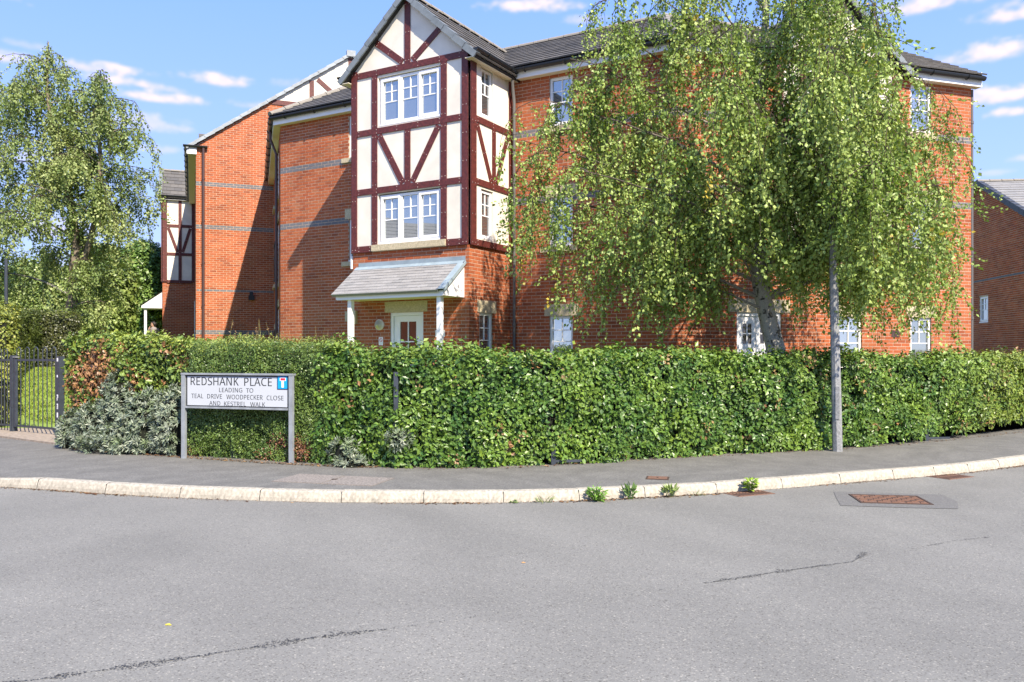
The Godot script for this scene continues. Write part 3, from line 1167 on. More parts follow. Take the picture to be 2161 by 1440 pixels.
func make_materials():
	var fine = noise_tex(11, 0.09, 4, 0.72, 1.0, 256)
	var wide = noise_tex(12, 0.02, 4, 0.80, 1.0, 256)
	var streak = noise_tex(13, 0.05, 4, 0.55, 1.0, 256)
	var road_grain = grain_tex(21, 1024, 0.60, 0.024, 22000, 0.75, 30000, 0.46)
	var pave_grain = grain_tex(22, 512, 0.545, 0.028, 4200, 0.70, 5200, 0.40)
	mats.road = mat(lin(0.69, 0.67, 0.60), 0.86, {tex = road_grain, scale = 0.27, wide = noise_tex(14, 0.022, 5, 0.90, 1.01, 512), wscale = 0.06, bump = road_grain, bscale = 0.25})
	mats.pavement = mat(lin(0.68, 0.655, 0.59), 0.9, {tex = pave_grain, scale = 0.4, wide = noise_tex(15, 0.03, 4, 0.87, 1.01, 512), wscale = 0.16})
	mats.patch = mat(lin(0.58, 0.56, 0.52), 0.9, {tex = pave_grain, scale = 0.5})
	mats.tar = mat(lin(0.07, 0.067, 0.064), 0.75, {tex = fine, scale = 2.0})
	mats.kerb = mat(lin(0.66, 0.60, 0.485), 0.85, {tex = fine, scale = 1.3, wide = noise_tex(16, 0.06, 5, 0.82, 1.03, 256), wscale = 1.1})
	mats.concrete = mat(lin(0.42, 0.37, 0.325), 0.9, {tex = fine, scale = 1.5, wide = grain_tex(23, 256, 0.9, 0.05, 400, 1.0, 900, 0.65), wscale = 1.0})
	mats.slab = mat(lin(0.44, 0.36, 0.28), 0.9, {tex = fine, scale = 0.8})
	mats.rust = mat(lin(0.36, 0.19, 0.12), 0.8, {tex = fine, scale = 3.0, wide = fine, wscale = 6.0})
	mats.iron = mat(lin(0.09, 0.055, 0.04), 0.75, {tex = fine, scale = 3.0})
	mats.hole = mat(lin(0.006, 0.006, 0.006), 1.0)
	mats.grass = mat(lin(0.24, 0.34, 0.055), 0.95, {tex = wide, scale = 0.4})
	mats.soil = mat(lin(0.07, 0.05, 0.035), 0.95, {tex = fine, scale = 1.0})
	mats.blade = mat(Color.WHITE, 0.7, {vc = true, back = 0.5, spec = 0.25})
	var weather = noise_tex(19, 0.022, 5, 0.86, 1.06, 256)
	mats.mortar = mat(lin(0.80, 0.59, 0.44), 0.95, {tex = fine, scale = 2.0, wide = weather, wscale = 0.3})
	for t in [[0.62, 0.172, 0.070], [0.64, 0.20, 0.085], [0.57, 0.152, 0.064], [0.52, 0.15, 0.066], [0.46, 0.132, 0.062], [0.59, 0.21, 0.10], [0.66, 0.185, 0.072], [0.25, 0.25, 0.275]]:
		var c = Color(t[0], t[1], t[2])
		brick_tones.append(c)
		brick_mats.append(mat(c, 0.88, {tex = fine, scale = 3.1, spec = 0.3, wide = weather, wscale = 0.22}))
	mats.brick_vc = mat(Color.WHITE, 0.88, {tex = fine, scale = 3.1, vc = true, spec = 0.3, wide = weather, wscale = 0.22})
	for t in [[0.17, 0.158, 0.145], [0.155, 0.146, 0.136], [0.195, 0.18, 0.162], [0.135, 0.128, 0.122], [0.37, 0.36, 0.345], [0.41, 0.40, 0.385], [0.335, 0.33, 0.32]]:
		var c = Color(t[0], t[1], t[2])
		tile_tones.append(c)
		tile_mats.append(mat(c, 0.85, {tex = fine, scale = 2.0}))
	mats.tile_vc = mat(Color.WHITE, 0.85, {tex = fine, scale = 2.0, vc = true})
	mats.deck = mat(lin(0.03, 0.03, 0.03), 0.95)
	mats.ridge = mat(lin(0.36, 0.33, 0.28), 0.9, {tex = fine, scale = 2.0})
	mats.verge = mat(lin(0.23, 0.265, 0.285), 0.6, {tex = wide, scale = 1.0})
	mats.verge_pale = mat(lin(0.38, 0.42, 0.45), 0.6, {tex = wide, scale = 1.0})
	mats.verge_dark = mat(lin(0.06, 0.065, 0.08), 0.6)
	var stain = noise_tex(18, 0.02, 4, 0.90, 1.0, 256)
	mats.cream = mat(lin(0.86, 0.80, 0.69), 0.9, {tex = stain, scale = 0.5})
	mats.timber = mat(lin(0.185, 0.038, 0.030), 0.55, {tex = streak, scale = 1.6})
	mats.screw = mat(lin(0.55, 0.48, 0.46), 0.4)
	mats.upvc = mat(lin(0.86, 0.86, 0.86), 0.35)
	mats.soffit = mat(lin(0.72, 0.66, 0.5), 0.6)
	mats.stone = mat(lin(0.70, 0.60, 0.40), 0.9, {tex = fine, scale = 1.4})
	mats.gutter = mat(lin(0.016, 0.018, 0.02), 0.35)
	mats.pipe_brown = mat(lin(0.075, 0.04, 0.038), 0.45)
	mats.pipe_grey = mat(lin(0.12, 0.115, 0.11), 0.45)
	mats.lead = mat(lin(0.36, 0.45, 0.50), 0.55, {tex = wide, scale = 0.7})
	mats.pane = mat(lin(0.44, 0.47, 0.48), 0.015, {metal = 0.8, spec = 0.6})
	mats.pane_cool = mat(lin(0.52, 0.56, 0.60), 0.015, {metal = 0.8, spec = 0.6})
	mats.pane_deep = mat(lin(0.27, 0.29, 0.30), 0.015, {metal = 0.8, spec = 0.6})
	mats.pane_dark = mat(lin(0.12, 0.10, 0.09), 0.02, {metal = 0.6, spec = 0.7})
	mats.curtain = mat(lin(0.75, 0.73, 0.7), 0.9)
	mats.room = mat(lin(0.2, 0.19, 0.18), 0.9)
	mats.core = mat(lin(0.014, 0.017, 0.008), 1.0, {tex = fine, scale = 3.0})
	mats.leaf = mat(Color.WHITE, 0.4, {vc = true, back = 0.42, spec = 0.5})
	mats.birch_leaf = mat(Color.WHITE, 0.45, {vc = true, back = 0.75, spec = 0.45})
	mats.bark = mat(Color.WHITE, 0.85, {vc = true, tex = fine, scale = 2.5, bump = streak, bscale = 0.8})
	mats.steel = mat(lin(0.50, 0.51, 0.51), 0.55, {tex = fine, scale = 2.5, wide = fine, wscale = 1.0})
	mats.sign_frame = mat(lin(0.33, 0.36, 0.385), 0.5, {tex = wide, scale = 2.0})
	mats.sign_white = mat(lin(0.50, 0.525, 0.55), 0.4)
	mats.ink = mat(lin(0.022, 0.024, 0.028), 0.6)
	mats.ink_grey = mat(lin(0.06, 0.063, 0.07), 0.6)
	mats.sign_blue = mat(lin(0.005, 0.35, 0.75), 0.4)
	mats.sign_navy = mat(lin(0.008, 0.03, 0.09), 0.4)
	mats.sign_red = mat(lin(0.62, 0.02, 0.06), 0.4)
	mats.railing = mat(lin(0.055, 0.066, 0.085), 0.4, {tex = wide, scale = 2.0})
	mats.black = mat(lin(0.012, 0.012, 0.013), 0.5)
	var mb := MB.new()
	mb.quad(Vector3(-0.5, -0.5, 0), Vector3(0.5, -0.5, 0), Vector3(0.5, 0.5, 0), Vector3(-0.5, 0.5, 0))
	mb.quad(Vector3(0.5, -0.5, 0), Vector3(0.5, -0.5, -1), Vector3(0.5, 0.5, -1), Vector3(0.5, 0.5, 0))
	mb.quad(Vector3(-0.5, -0.5, -1), Vector3(-0.5, -0.5, 0), Vector3(-0.5, 0.5, 0), Vector3(-0.5, 0.5, -1))
	mb.quad(Vector3(-0.5, 0.5, 0), Vector3(0.5, 0.5, 0), Vector3(0.5, 0.5, -1), Vector3(-0.5, 0.5, -1))
	mb.quad(Vector3(-0.5, -0.5, -1), Vector3(0.5, -0.5, -1), Vector3(0.5, -0.5, 0), Vector3(-0.5, -0.5, 0))
	brick_mesh = mb.mesh()
	mb = MB.new()
	mb.box(Transform3D(), -0.5, 0.5, -0.5, 0.5, -0.5, 0.5)
	tile_mesh = mb.mesh()

# ---------------------------------------------------------------- ground, road, pavement
var kerb_pts = [Vector2(-12.2, 12.7), Vector2(-11.3, 12.25), Vector2(-10.45, 11.82), Vector2(-9.6, 11.42), Vector2(-8.7, 11.02), Vector2(-7.8, 10.66), Vector2(-6.75, 10.28), Vector2(-5.68, 9.97), Vector2(-4.7, 9.63), Vector2(-3.73, 9.36), Vector2(-2.78, 9.18), Vector2(-1.855, 9.06), Vector2(-0.956, 9.03), Vector2(-0.09, 9.06), Vector2(0.743, 9.18), Vector2(1.5, 9.39), Vector2(2.376, 9.65), Vector2(3.255, 10.03), Vector2(4.11, 10.42), Vector2(4.94, 10.78), Vector2(5.62, 11.07), Vector2(6.25, 11.4), Vector2(6.9, 11.79), Vector2(7.6, 12.24), Vector2(8.35, 12.74), Vector2(9.1, 13.24), Vector2(9.85, 13.75), Vector2(10.6, 14.26), Vector2(11.35, 14.78), Vector2(12.1, 15.3), Vector2(12.85, 15.82), Vector2(13.6, 16.34), Vector2(14.35, 16.86)]

func kerb_h(x):
	return lerpf(0.045, 0.118, smoothstep(-7.6, -5.6, x))

func strip(mb: MB, a: Array, b: Array, n = 1):
	for i in a.size() - 1:
		for k in n:
			var t0 = float(k) / n; var t1 = float(k + 1) / n
			mb.quad(a[i].lerp(b[i], t0), a[i + 1].lerp(b[i + 1], t0), a[i + 1].lerp(b[i + 1], t1), a[i].lerp(b[i], t1))

func resample(c: Array, n):
	var s = [0.0]
	for i in c.size() - 1: s.append(s[-1] + c[i].distance_to(c[i + 1]))
	var o = []
	var i = 0
	for k in n:
		var t = s[-1] * k / (n - 1)
		while i < c.size() - 2 and s[i + 1] < t: i += 1
		o.append(c[i].lerp(c[i + 1], (t - s[i]) / maxf(s[i + 1] - s[i], 1e-6)))
	return o

func make_ground():
	front_line = [Vector2(-60, 54), Vector2(-16, 20.6), Vector2(-13, 18.1), Vector2(-9.2, 15.0)] + hedge_line + [Vector2(60, 50)]
	var g := MB.new()
	g.quad(Vector3(-500, -0.07, 500), Vector3(500, -0.07, 500), Vector3(500, -0.07, -500), Vector3(-500, -0.07, -500))
	struct("ground", g, mats.soil)
	var rd := MB.new()
	var c = spline(kerb_pts, 4)
	rd.quad(Vector3(-45, 0, 30), Vector3(45, 0, 30), Vector3(45, 0, -8.5), Vector3(-45, 0, -8.5))
	var near = []
	var far = []
	for p in c:
		near.append(Vector3(p.x * 1.6, 0, -8.5)); far.append(w3(p + Vector2(0, 0.05), 0))
	strip(rd, near, far)
	rd.quad(w3(c[-1], 0), Vector3(c[-1].x * 1.6, 0, -8.5), Vector3(45, 0, -8.5), w3(Vector2(45, 38), 0))
	rd.quad(Vector3(c[0].x * 1.6, 0, -8.5), w3(c[0], 0), w3(Vector2(-45, 30), 0), Vector3(-45, 0, -8.5))
	var road = struct("road", rd, mats.road)
	# tar seam that runs across the road, in ragged pieces
	var seams = [[Vector2(-2.75, 3.9), Vector2(-2.41, 4.08), Vector2(-1.87, 4.33), Vector2(-1.4, 4.57), Vector2(-1.08, 4.74), Vector2(-0.72, 4.87)], [Vector2(1.36, 5.85), Vector2(1.95, 6.15), Vector2(2.64, 6.46), Vector2(2.87, 6.76)], [Vector2(3.3, 6.88), Vector2(3.78, 7.17), Vector2(4.2, 7.33)], [Vector2(-0.72, 4.87), Vector2(0.3, 5.34), Vector2(1.36, 5.85)], [Vector2(2.4, 8.3), Vector2(3.0, 7.95)], [Vector2(-1.3, 6.45), Vector2(-0.2, 6.6), Vector2(0.8, 7.1)]]
	var often = [0.95, 0.85, 0.3, 0.045, 0.08, 0.05]
	var fat = [0.030, 0.022, 0.014, 0.009, 0.008, 0.007]
	for j in seams.size():
		var mb := MB.new()
		var pts = resample(seams[j], int(60 * seams[j][0].distance_to(seams[j][-1])))
		var f := FastNoiseLite.new()
		f.seed = 50 + j
		f.frequency = 1.6
		for i in pts.size() - 1:
			var d = (pts[i + 1] - pts[i]).normalized()
			var s = Vector2(-d.y, d.x)
			var thick = clampf(0.5 + f.get_noise_1d(i * 0.035) * 1.5, 0.12, 1.25)
			for k in 16:
				if rng.randf() > often[j] * 0.8 * clampf(thick + 0.2, 0, 1): continue
				var o = pts[i] + s * rng.randfn(0, fat[j] * thick) + d * rf(-0.01, 0.01)
				var l = rf(0.002, 0.008); var w = rf(0.0015, 0.0045)
				var tw = d.rotated(rf(-0.7, 0.7))
				var ts = Vector2(-tw.y, tw.x)
				var y = 0.004
				mb.quad(w3(o - tw * l - ts * w * 0.4, y), w3(o + ts * w * -1.0, y), w3(o + tw * l * 1.2, y), w3(o + ts * w, y))
		obj("road_crack", mb, mats.tar, road)
	# pavement from the kerb's back to under the hedge
	var n = 140
	var k0 = []
	var k1 = []
	var kb = resample(spline(kerb_pts, 4), n)
	var hb = resample([Vector2(-16.5, 20.9), Vector2(-13, 18.1), Vector2(-9.2, 15.0)] + spline(hedge_line, 5), n)
	var cc = kb
	for i in n:
		var d = (kb[mini(i + 1, n - 1)] - kb[maxi(i - 1, 0)]).normalized()
		var back = kb[i] + Vector2(-d.y, d.x) * 0.122
		k0.append(w3(back, kerb_h(kb[i].x) - 0.003))
		k1.append(w3(hb[i] + Vector2(0, 0.45), 0.12))
	var pv := MB.new()
	strip(pv, k0, k1, 6)
	struct("pavement", pv, mats.pavement)
	# garden rising behind the hedge
	var gd := MB.new()
	var prev = null
	var x = -60.0
	while x <= 60.0:
		var col = []
		var z0 = along(front_line, x) + 0.3
		for k in 46:
			var z = z0 + 0.02 * k * k + 0.35 * k
			col.append(Vector3(x, land(x, z), -z))
		if prev != null:
			for k in 45: gd.quad(prev[k], col[k], col[k + 1], prev[k + 1])
		prev = col
		x += 0.75 if absf(x) < 18.0 else 3.0
	struct("lawn", gd, mats.grass)
	var pt := MB.new()
	pt.poly(Transform3D(Basis(Vector3(1, 0, 0), Vector3(0, 0, -1), Vector3(0, 1, 0)), Vector3(0, 0, 0)), PackedVector2Array([Vector2(-6.9, 13.32), Vector2(-9.2, 15.0), Vector2(-13, 18.1), Vector2(-12.3, 19.3), Vector2(-9.9, 17.15), Vector2(-7.5, 15.9)]), 0.05, 0.15)
	struct("path", pt, mats.slab)
	# grass blades on the part of the lawn that shows through the gate
	var tufts = []
	for w in 3:
		var mb := MB.new()
		for k in 26:
			var p = Vector3(rf(-0.11, 0.11), 0, rf(-0.11, 0.11))
			var a = rf(0, TAU)
			var s = Vector3(cos(a), 0, sin(a)) * 0.006
			var hgt = rf(0.02, 0.042)
			var lean = Vector3(rf(-0.02, 0.02), hgt, rf(-0.02, 0.02))
			var cv = [Color(0.30, 0.43, 0.06), Color(0.38, 0.50, 0.09), Color(0.25, 0.38, 0.05), Color(0.44, 0.49, 0.12)][rng.randi() % 4]
			mb.tri(p - s, p + s, p + lean, (Vector3(rf(-0.15, 0.15), 1, 0.15)).normalized(), cv)
		tufts.append(mb.mesh())
	var sets = [[[], []], [[], []], [[], []]]
	for k in 6500:
		var px = rf(-14.0, -7.4)
		var pz = rf(15.6, 25.5)
		if pz < 16.0 + (-7.5 - px) * 0.52: continue
		var s = rng.randi() % 3
		sets[s][0].append(Transform3D(Basis(Vector3.UP, rf(0, TAU)).scaled(Vector3.ONE * rf(0.8, 1.3)), Vector3(px, land(px, pz), -pz)))
		var q = rf(0.85, 1.15)
		sets[s][1].append(Color(q, q, q))
	var gr = thing("grass", "short bright lawn grass seen between the gate bars", "grass", Vector3(-10, 0.2, -17))
	gr.set_meta("kind", "stuff")
	for s in 3: inst("blades", tufts[s], mats.blade, sets[s][0], sets[s][1], gr)

func make_kerb_and_covers():
	var root := Node3D.new()
	root.name = "kerb"
	add_child(root)
	root.set_meta("kind", "structure")
	for i in kerb_pts.size() - 1:
		var p = kerb_pts[i]; var q = kerb_pts[i + 1]
		var x = face(p, q)
		var L = p.distance_to(q)
		var h0 = kerb_h(p.x); var h1 = kerb_h(q.x)
		var mb := MB.new()
		var prof = [[0.0, 0.0], [0.004, 0.35], [0.028, 0.86], [0.045, 0.97], [0.06, 1.0], [0.15, 1.0], [0.15, -0.5]]
		var j = rf(-0.003, 0.003)
		for k in prof.size() - 1:
			var a = prof[k]; var b = prof[k + 1]
			var e = 0.004
			mb.quad(x * Vector3(e, a[1] * h0 + j, -a[0]), x * Vector3(L - e, a[1] * h1 + j, -a[0]), x * Vector3(L - e, b[1] * h1 + j, -b[0]), x * Vector3(e, b[1] * h0 + j, -b[0]))
		for e in [[0.004, h0, -1.0], [L - 0.004, h1, 1.0]]:
			for k in prof.size() - 2:
				var a = x * Vector3(e[0], prof[k][1] * e[1] + j, -prof[k][0])
				var b = x * Vector3(e[0], prof[k + 1][1] * e[1] + j, -prof[k + 1][0])
				mb.tri(x * Vector3(e[0], 0, -0.15), a, b, x.basis.x * e[2])
		obj("kerb_stone", mb, mats.kerb, root)
		var gap := MB.new()
		gap.box(x, -0.004, 0.004, -0.05, h0 * 0.93, -0.15, -0.022)
		obj("mortar_joint", gap, mats.tar, root)
	# concrete service cover in the pavement
	var t = thing("service_cover", "long pale concrete service cover set in the pavement below the street sign", "service cover", Vector3(-2.2, 0.12, -9.9))
	var x = face(Vector2(-2.796, 9.8), Vector2(-1.604, 9.46))
	for k in 2:
		var mb := MB.new()
		mb.box(x, 0.01 + k * 0.62, 0.61 + k * 0.62, 0.06, 0.1255, -0.58, -0.01)
		obj("concrete_slab", mb, mats.concrete, t)
	var fr := MB.new()
	fr.box(x, -0.02, 1.26, 0.06, 0.1245, -0.009, 0.015); fr.box(x, -0.02, 1.26, 0.06, 0.1245, -0.61, -0.581)
	fr.box(x, -0.02, 0.009, 0.06, 0.124, -0.58, -0.01); fr.box(x, 1.231, 1.26, 0.06, 0.124, -0.58, -0.01)
	obj("frame", fr, mats.concrete, t)
	var key := MB.new()
	key.box(x, 0.6, 0.66, 0.1262, 0.128, -0.33, -0.27)
	obj("lifting_plate", key, mats.iron, t)
	# little rusty cover
	t = thing("stopcock_cover", "small rust coloured iron cover in the pavement behind the kerb weeds", "cover", Vector3(1.74, 0.12, -10.05))
	x = face(Vector2(1.62, 9.98), Vector2(1.84, 9.93))
	var b := MB.new()
	b.box(x, 0, 0.23, 0.09, 0.1265, -0.2, 0.0)
	obj("lid", b, mats.rust, t)
	b = MB.new()
	b.box(x, -0.02, 0.25, 0.08, 0.1245, -0.22, -0.201); b.box(x, -0.02, 0.25, 0.08, 0.1245, 0.001, 0.02)
	b.box(x, -0.02, -0.001, 0.08, 0.1245, -0.2, 0.0); b.box(x, 0.231, 0.25, 0.08, 0.1245, -0.2, 0.0)
	obj("frame", b, mats.iron, t)
	b = MB.new()
	b.box(x, 0.105, 0.125, 0.127, 0.13, -0.11, -0.09)
	obj("keyhole", b, mats.hole, t)
	# gully grates
	gully("rusty slotted gully grate in the gutter under the leafy kerb weed", Vector2(2.58, 9.42), Vector2(3.02, 9.62))
	gully("rusty slotted gully grate in the gutter farther along the kerb, past the manhole", Vector2(5.64, 10.72), Vector2(6.06, 10.95))
	# manhole in its patch
	var pa := MB.new()
	pa.poly(Transform3D(Basis(Vector3(1, 0, 0), Vector3(0, 0, -1), Vector3(0, 1, 0)), Vector3(0, 0, 0)), PackedVector2Array([Vector2(3.77, 9.78), Vector2(4.93, 9.55), Vector2(4.86, 9.1), Vector2(4.64, 8.67), Vector2(4.1, 8.74), Vector2(3.49, 8.86), Vector2(3.62, 9.3)]), 0.004, 0.004)
	struct("road_patch", pa, mats.patch)
	t = thing("manhole_cover", "rusty rectangular manhole cover with raised pads in a dark patch of asphalt", "manhole cover", Vector3(4.2, 0, -9.2))
	x = face(Vector2(3.8, 9.03), Vector2(4.48, 8.92))
	b = MB.new()
	b.box(x, 0, 0.68, -0.03, 0.008, -0.5, 0.0)
	obj("lid", b, mats.rust, t)
	b = MB.new()
	b.box(x, -0.03, 0.71, -0.03, 0.011, -0.53, -0.505); b.box(x, -0.03, 0.71, -0.03, 0.011, 0.005, 0.03)
	b.box(x, -0.03, -0.005, -0.03, 0.011, -0.505, 0.005); b.box(x, 0.685, 0.71, -0.03, 0.011, -0.505, 0.005)
	obj("frame", b, mats.iron, t)
	for i in 9:
		for j in 6:
			if (i + j) % 2: continue
			var pd := MB.new()
			var cx = 0.05 + i * 0.073; var cz = -0.05 - j * 0.08
			pd.box(x, cx - 0.034, cx + 0.034, 0.0082, 0.015, cz - 0.02, cz + 0.02)
			obj("raised_pad", pd, mats.rust, t)
			var sl := MB.new()
			if i < 8 and j > 0:
				sl.box(x, cx + 0.045, cx + 0.098, 0.0082, 0.0095, cz - 0.012, cz + 0.012)
				obj("slot", sl, mats.hole, t)

func gully(label, p, q):
	var t = thing("gully_grate", label, "drain grate", w3(p, 0.0), "gully grates along the kerb")
	var x = face(p, q)
	var L = p.distance_to(q)
	var b := MB.new()
	b.box(x, -0.02, L + 0.02, -0.03, 0.006, -0.4, -0.37); b.box(x, -0.02, L + 0.02, -0.03, 0.006, -0.03, 0.0)
	b.box(x, -0.02, 0.012, -0.03, 0.0055, -0.37, -0.03); b.box(x, L - 0.012, L + 0.02, -0.03, 0.0055, -0.37, -0.03)
	obj("frame", b, mats.rust, t)
	b = MB.new()
	b.box(x, 0.012, L - 0.012, 0.0015, 0.0025, -0.37, -0.03)
	obj("pit", b, mats.hole, t)
	for k in 9:
		var u = 0.03 + (L - 0.06) * (k + 0.5) / 9
		b = MB.new()
		b.box(x, u - 0.011, u + 0.011, 0.0026, 0.0065, -0.369, -0.031)
		obj("bar", b, mats.rust, t)
	b = MB.new()
	b.box(x, 0.013, L - 0.013, 0.003, 0.0072, -0.21, -0.19)
	obj("cross_bar", b, mats.rust, t)

# ---------------------------------------------------------------- the apartment block
func make_main_building():
	var F = Vector2(-8.56, 29.95)
	var A0 = Vector2(-6.19, 22.3)
	var AB = Vector2(3.306, 16.804)
	var BE = Vector2(10.54, 19.15)
	var line = [F, A0, AB, BE]
	var bld = thing("apartment_block", "three storey red brick apartment block with timbered gable and porch behind the long hedge", "apartment building", w3(A0, 0.1))
	var store = []
	var tiles = []
	var bands = [[4.97, 5.13], [6.47, 6.63]]
	var xe = face(F, A0)
	var xa = face(A0, AB)
	var xb = face(AB, BE)
	var Le = F.distance_to(A0)
	var La = A0.distance_to(AB)
	var Lb = AB.distance_to(BE)
	# end wall, seen almost edge on
	var eh = [[1.2, 1.4, 2.2, 2.45], [1.2, 4.0, 2.2, 5.04], [1.2, 6.62, 2.2, 7.65], [5.2, 1.2, 6.4, 3.0], [5.2, 3.7, 6.4, 5.5], [5.2, 6.2, 6.4, 7.65]]
	brick_wall(bld, store, xe, PackedVector2Array([Vector2(0, 0.05), Vector2(Le, 0.05), Vector2(Le, 7.8), Vector2(0, 7.8)]), eh, bands, "end_wall")
	for h in eh:
		window(bld, xe, h[0], h[1], h[2], h[3], [[0.0, 0.5, true], [0.5, 1.0, false]])
		stone(bld, "window_sill", xe, h[0] - 0.1, h[2] + 0.1, h[1] - 0.15, h[1] - 0.04, 0.06)
		stone(bld, "lintel", xe, h[0] - 0.12, h[2] + 0.12, h[3], h[3] + 0.2)
	for v in [1.3, 3.8]:
		var rl := MB.new()
		rl.box(xe, 5.1, 6.5, v + 1.0, v + 1.04, 0.06, 0.12)
		rl.box(xe, 5.1, 6.5, v, v + 0.03, 0.06, 0.12)
		for k in 13: rl.box(xe, 5.12 + k * 0.112, 5.14 + k * 0.112, v + 0.03, v + 1.0, 0.08, 0.1)
		obj("balcony_rail", rl, mats.black, bld)
	# long wall with the bay
	var wins = [[2.38, 1.4, 2.95, 2.45], [2.38, 4.0, 2.95, 5.04], [2.38, 6.62, 2.95, 7.65], [8.10, 1.4, 8.66, 2.45], [8.10, 4.0, 8.66, 5.04], [8.10, 6.62, 8.66, 7.65]]
	brick_wall(bld, store, xa, PackedVector2Array([Vector2(0, 0.05), Vector2(La, 0.05), Vector2(La, 7.8), Vector2(0, 7.8)]), wins + [[4.06, 0.05, 7.06, 7.75]], bands, "long_wall")
	for h in wins:
		window(bld, xa, h[0], h[1], h[2], h[3], [[0.0, 1.0, false]], -0.05, h[1] < 2)
		if h[1] < 6.5: stone(bld, "lintel", xa, h[0] - 0.12, h[2] + 0.13, h[3] + 0.005, h[3] + 0.26)
		stone(bld, "window_sill", xa, h[0] - 0.2, h[2] + 0.12, h[1] - 0.15, h[1] - 0.036, 0.06)
	# wing to the lamp post side
	var bw = [[1.41, 0.3, 2.5, 2.49], [3.92, 1.35, 4.56, 2.44], [5.88, 1.35, 6.46, 2.44], [5.88, 4.0, 6.46, 5.04], [5.88, 6.62, 6.46, 7.65]]
	brick_wall(bld, store, xb, PackedVector2Array([Vector2(0, 0.05), Vector2(Lb, 0.05), Vector2(Lb, 7.8), Vector2(0, 7.8)]), bw, bands, "wing_wall")
	for h in bw.slice(1):
		window(bld, xb, h[0], h[1], h[2], h[3], [[0.0, 1.0, false]], -0.05, h[1] < 2)
		if h[1] < 6.5: stone(bld, "lintel", xb, h[0] - 0.12, h[2] + 0.12, h[3] + 0.005, h[3] + 0.26)
		stone(bld, "window_sill", xb, h[0] - 0.12, h[2] + 0.12, h[1] - 0.15, h[1] - 0.036, 0.06)
	stone(bld, "lintel", xb, 1.2, 2.7, 2.495, 2.76)
	door(bld, xb, 1.41, 0.3, 2.5, 2.49, true)
	var vb := MB.new()
	vb.box(xb, 5.35, 5.57, 2.0, 2.15, -0.05, 0.006)
	obj("air_brick", vb, mats.pipe_brown, bld)
	# timbered gable on the wing
	var xg = Transform3D(xb.basis, xb * Vector3(2.31, 0, 0))
	timber_front(bld, xg, 3.12, 0.09)
	for e in [[-1.0, 0.0], [1.0, 3.12]]:
		var sd := MB.new()
		sd.box(xg, minf(e[1], e[1] + e[0] * 0.001), maxf(e[1], e[1] + e[0] * 0.001), 3.89, 7.9, 0.0, 0.089)
		obj("render_return", sd, mats.cream, bld)
	# the bay
	var BL = Vector2(-3.585, 18.819)
	var BR = Vector2(-0.887, 17.257)
	var xf = face(BL, BR)
	var back = Vector2(0.5009, 0.8655)
	var depth = 1.708
	var xs = face(BR, BR + back * depth)
	var xl = face(BL + back * depth, BL)
	brick_wall(bld, store, xf, PackedVector2Array([Vector2(0, 0.05), Vector2(3.118, 0.05), Vector2(3.118, 3.89), Vector2(0, 3.89)]), [[1.05, 0.3, 1.95, 2.53]], [], "bay_wall")
	brick_wall(bld, store, xs, PackedVector2Array([Vector2(0, 0.05), Vector2(depth, 0.05), Vector2(depth, 3.89), Vector2(0, 3.89)]), [[0.4, 1.4, 0.93, 2.5]], [], "bay_side_wall")
	brick_wall(bld, store, xl, PackedVector2Array([Vector2(0, 0.05), Vector2(depth, 0.05), Vector2(depth, 3.89), Vector2(0, 3.89)]), [], [], "bay_side_wall")
	window(bld, xs, 0.4, 1.4, 0.93, 2.5, [[0.0, 1.0, false]], -0.04)
	stone(bld, "lintel", xs, 0.32, 1.07, 2.505, 2.76)
	timber_front(bld, xf, 3.118, 0.03)
	timber_side(bld, xs, depth, 0.03, true)
	timber_side(bld, xl, depth, 0.03, false)
	door(bld, xf, 1.05, 0.3, 1.95, 2.53, false)
	stone(bld, "lintel", xf, 0.92, 2.06, 2.535, 2.77)
	var br = gable_roof(bld, tiles, xf, 3.118, 0.16, -4.25, 0.26, 7.72, 0.9, mats.verge)
	for e in [[BR, BR + back * depth, xs, -0.16, 0.0], [BL + back * depth, BL, xl, 0.0, -0.16]]:
		eaves(bld, w3(e[0], 0), w3(e[1], 0), e[2].basis.z, 0.2, 7.86, true, -e[3], -e[4])
	porch(bld, xf, 0.17, 3.0, 0.76)
	# roofs
	var ev = []
	var rd = []
	var hgt = 7.93
	var pitch = 0.554
	var inside = 2.7
	for i in 4:
		ev.append(w3(miter(line, i, 0.27), hgt))
		rd.append(w3(miter(line, i, -inside), hgt + pitch * (inside + 0.27)))
	var db = (BE - AB).normalized() * 0.16
	ev[3] += Vector3(db.x, 0, -db.y); rd[3] += Vector3(db.x, 0, -db.y)
	var roof = sub("main_roof", bld, rd[1])
	for i in 3:
		roof_plane(bld, roof, tiles, [ev[i], ev[i + 1], rd[i + 1], rd[i]])
		ridge(roof, rd[i] + Vector3.UP * 0.03, rd[i + 1] + Vector3.UP * 0.03, mats.ridge)
	ridge(roof, ev[1] + Vector3.UP * 0.04, rd[1] + Vector3.UP * 0.04, mats.ridge, 0.12)
	ridge(roof, ev[2] + Vector3.UP * 0.04, rd[2] + Vector3.UP * 0.04, mats.ridge, 0.12)
	# closed back: rear slope and rear walls
	var rear := MB.new()
	var rw := MB.new()
	for i in 3:
		var a = w3(miter(line, i, -2 * inside - 0.27), hgt); var b = w3(miter(line, i + 1, -2 * inside - 0.27), hgt)
		rear.quad(b, a, rd[i], rd[i + 1])
		a = w3(miter(line, i, -2 * inside), 0); b = w3(miter(line, i + 1, -2 * inside), 0)
		rw.quad(b, a, a + Vector3.UP * 7.95, b + Vector3.UP * 7.95)
	obj("rear_slope", rear, tile_mats[0], roof)
	var g0 = w3(BE, 0); var g1 = w3(miter(line, 3, -2 * inside), 0)
	rw.quad(g0, g1, g1 + Vector3.UP * 7.95, g0 + Vector3.UP * 7.95)
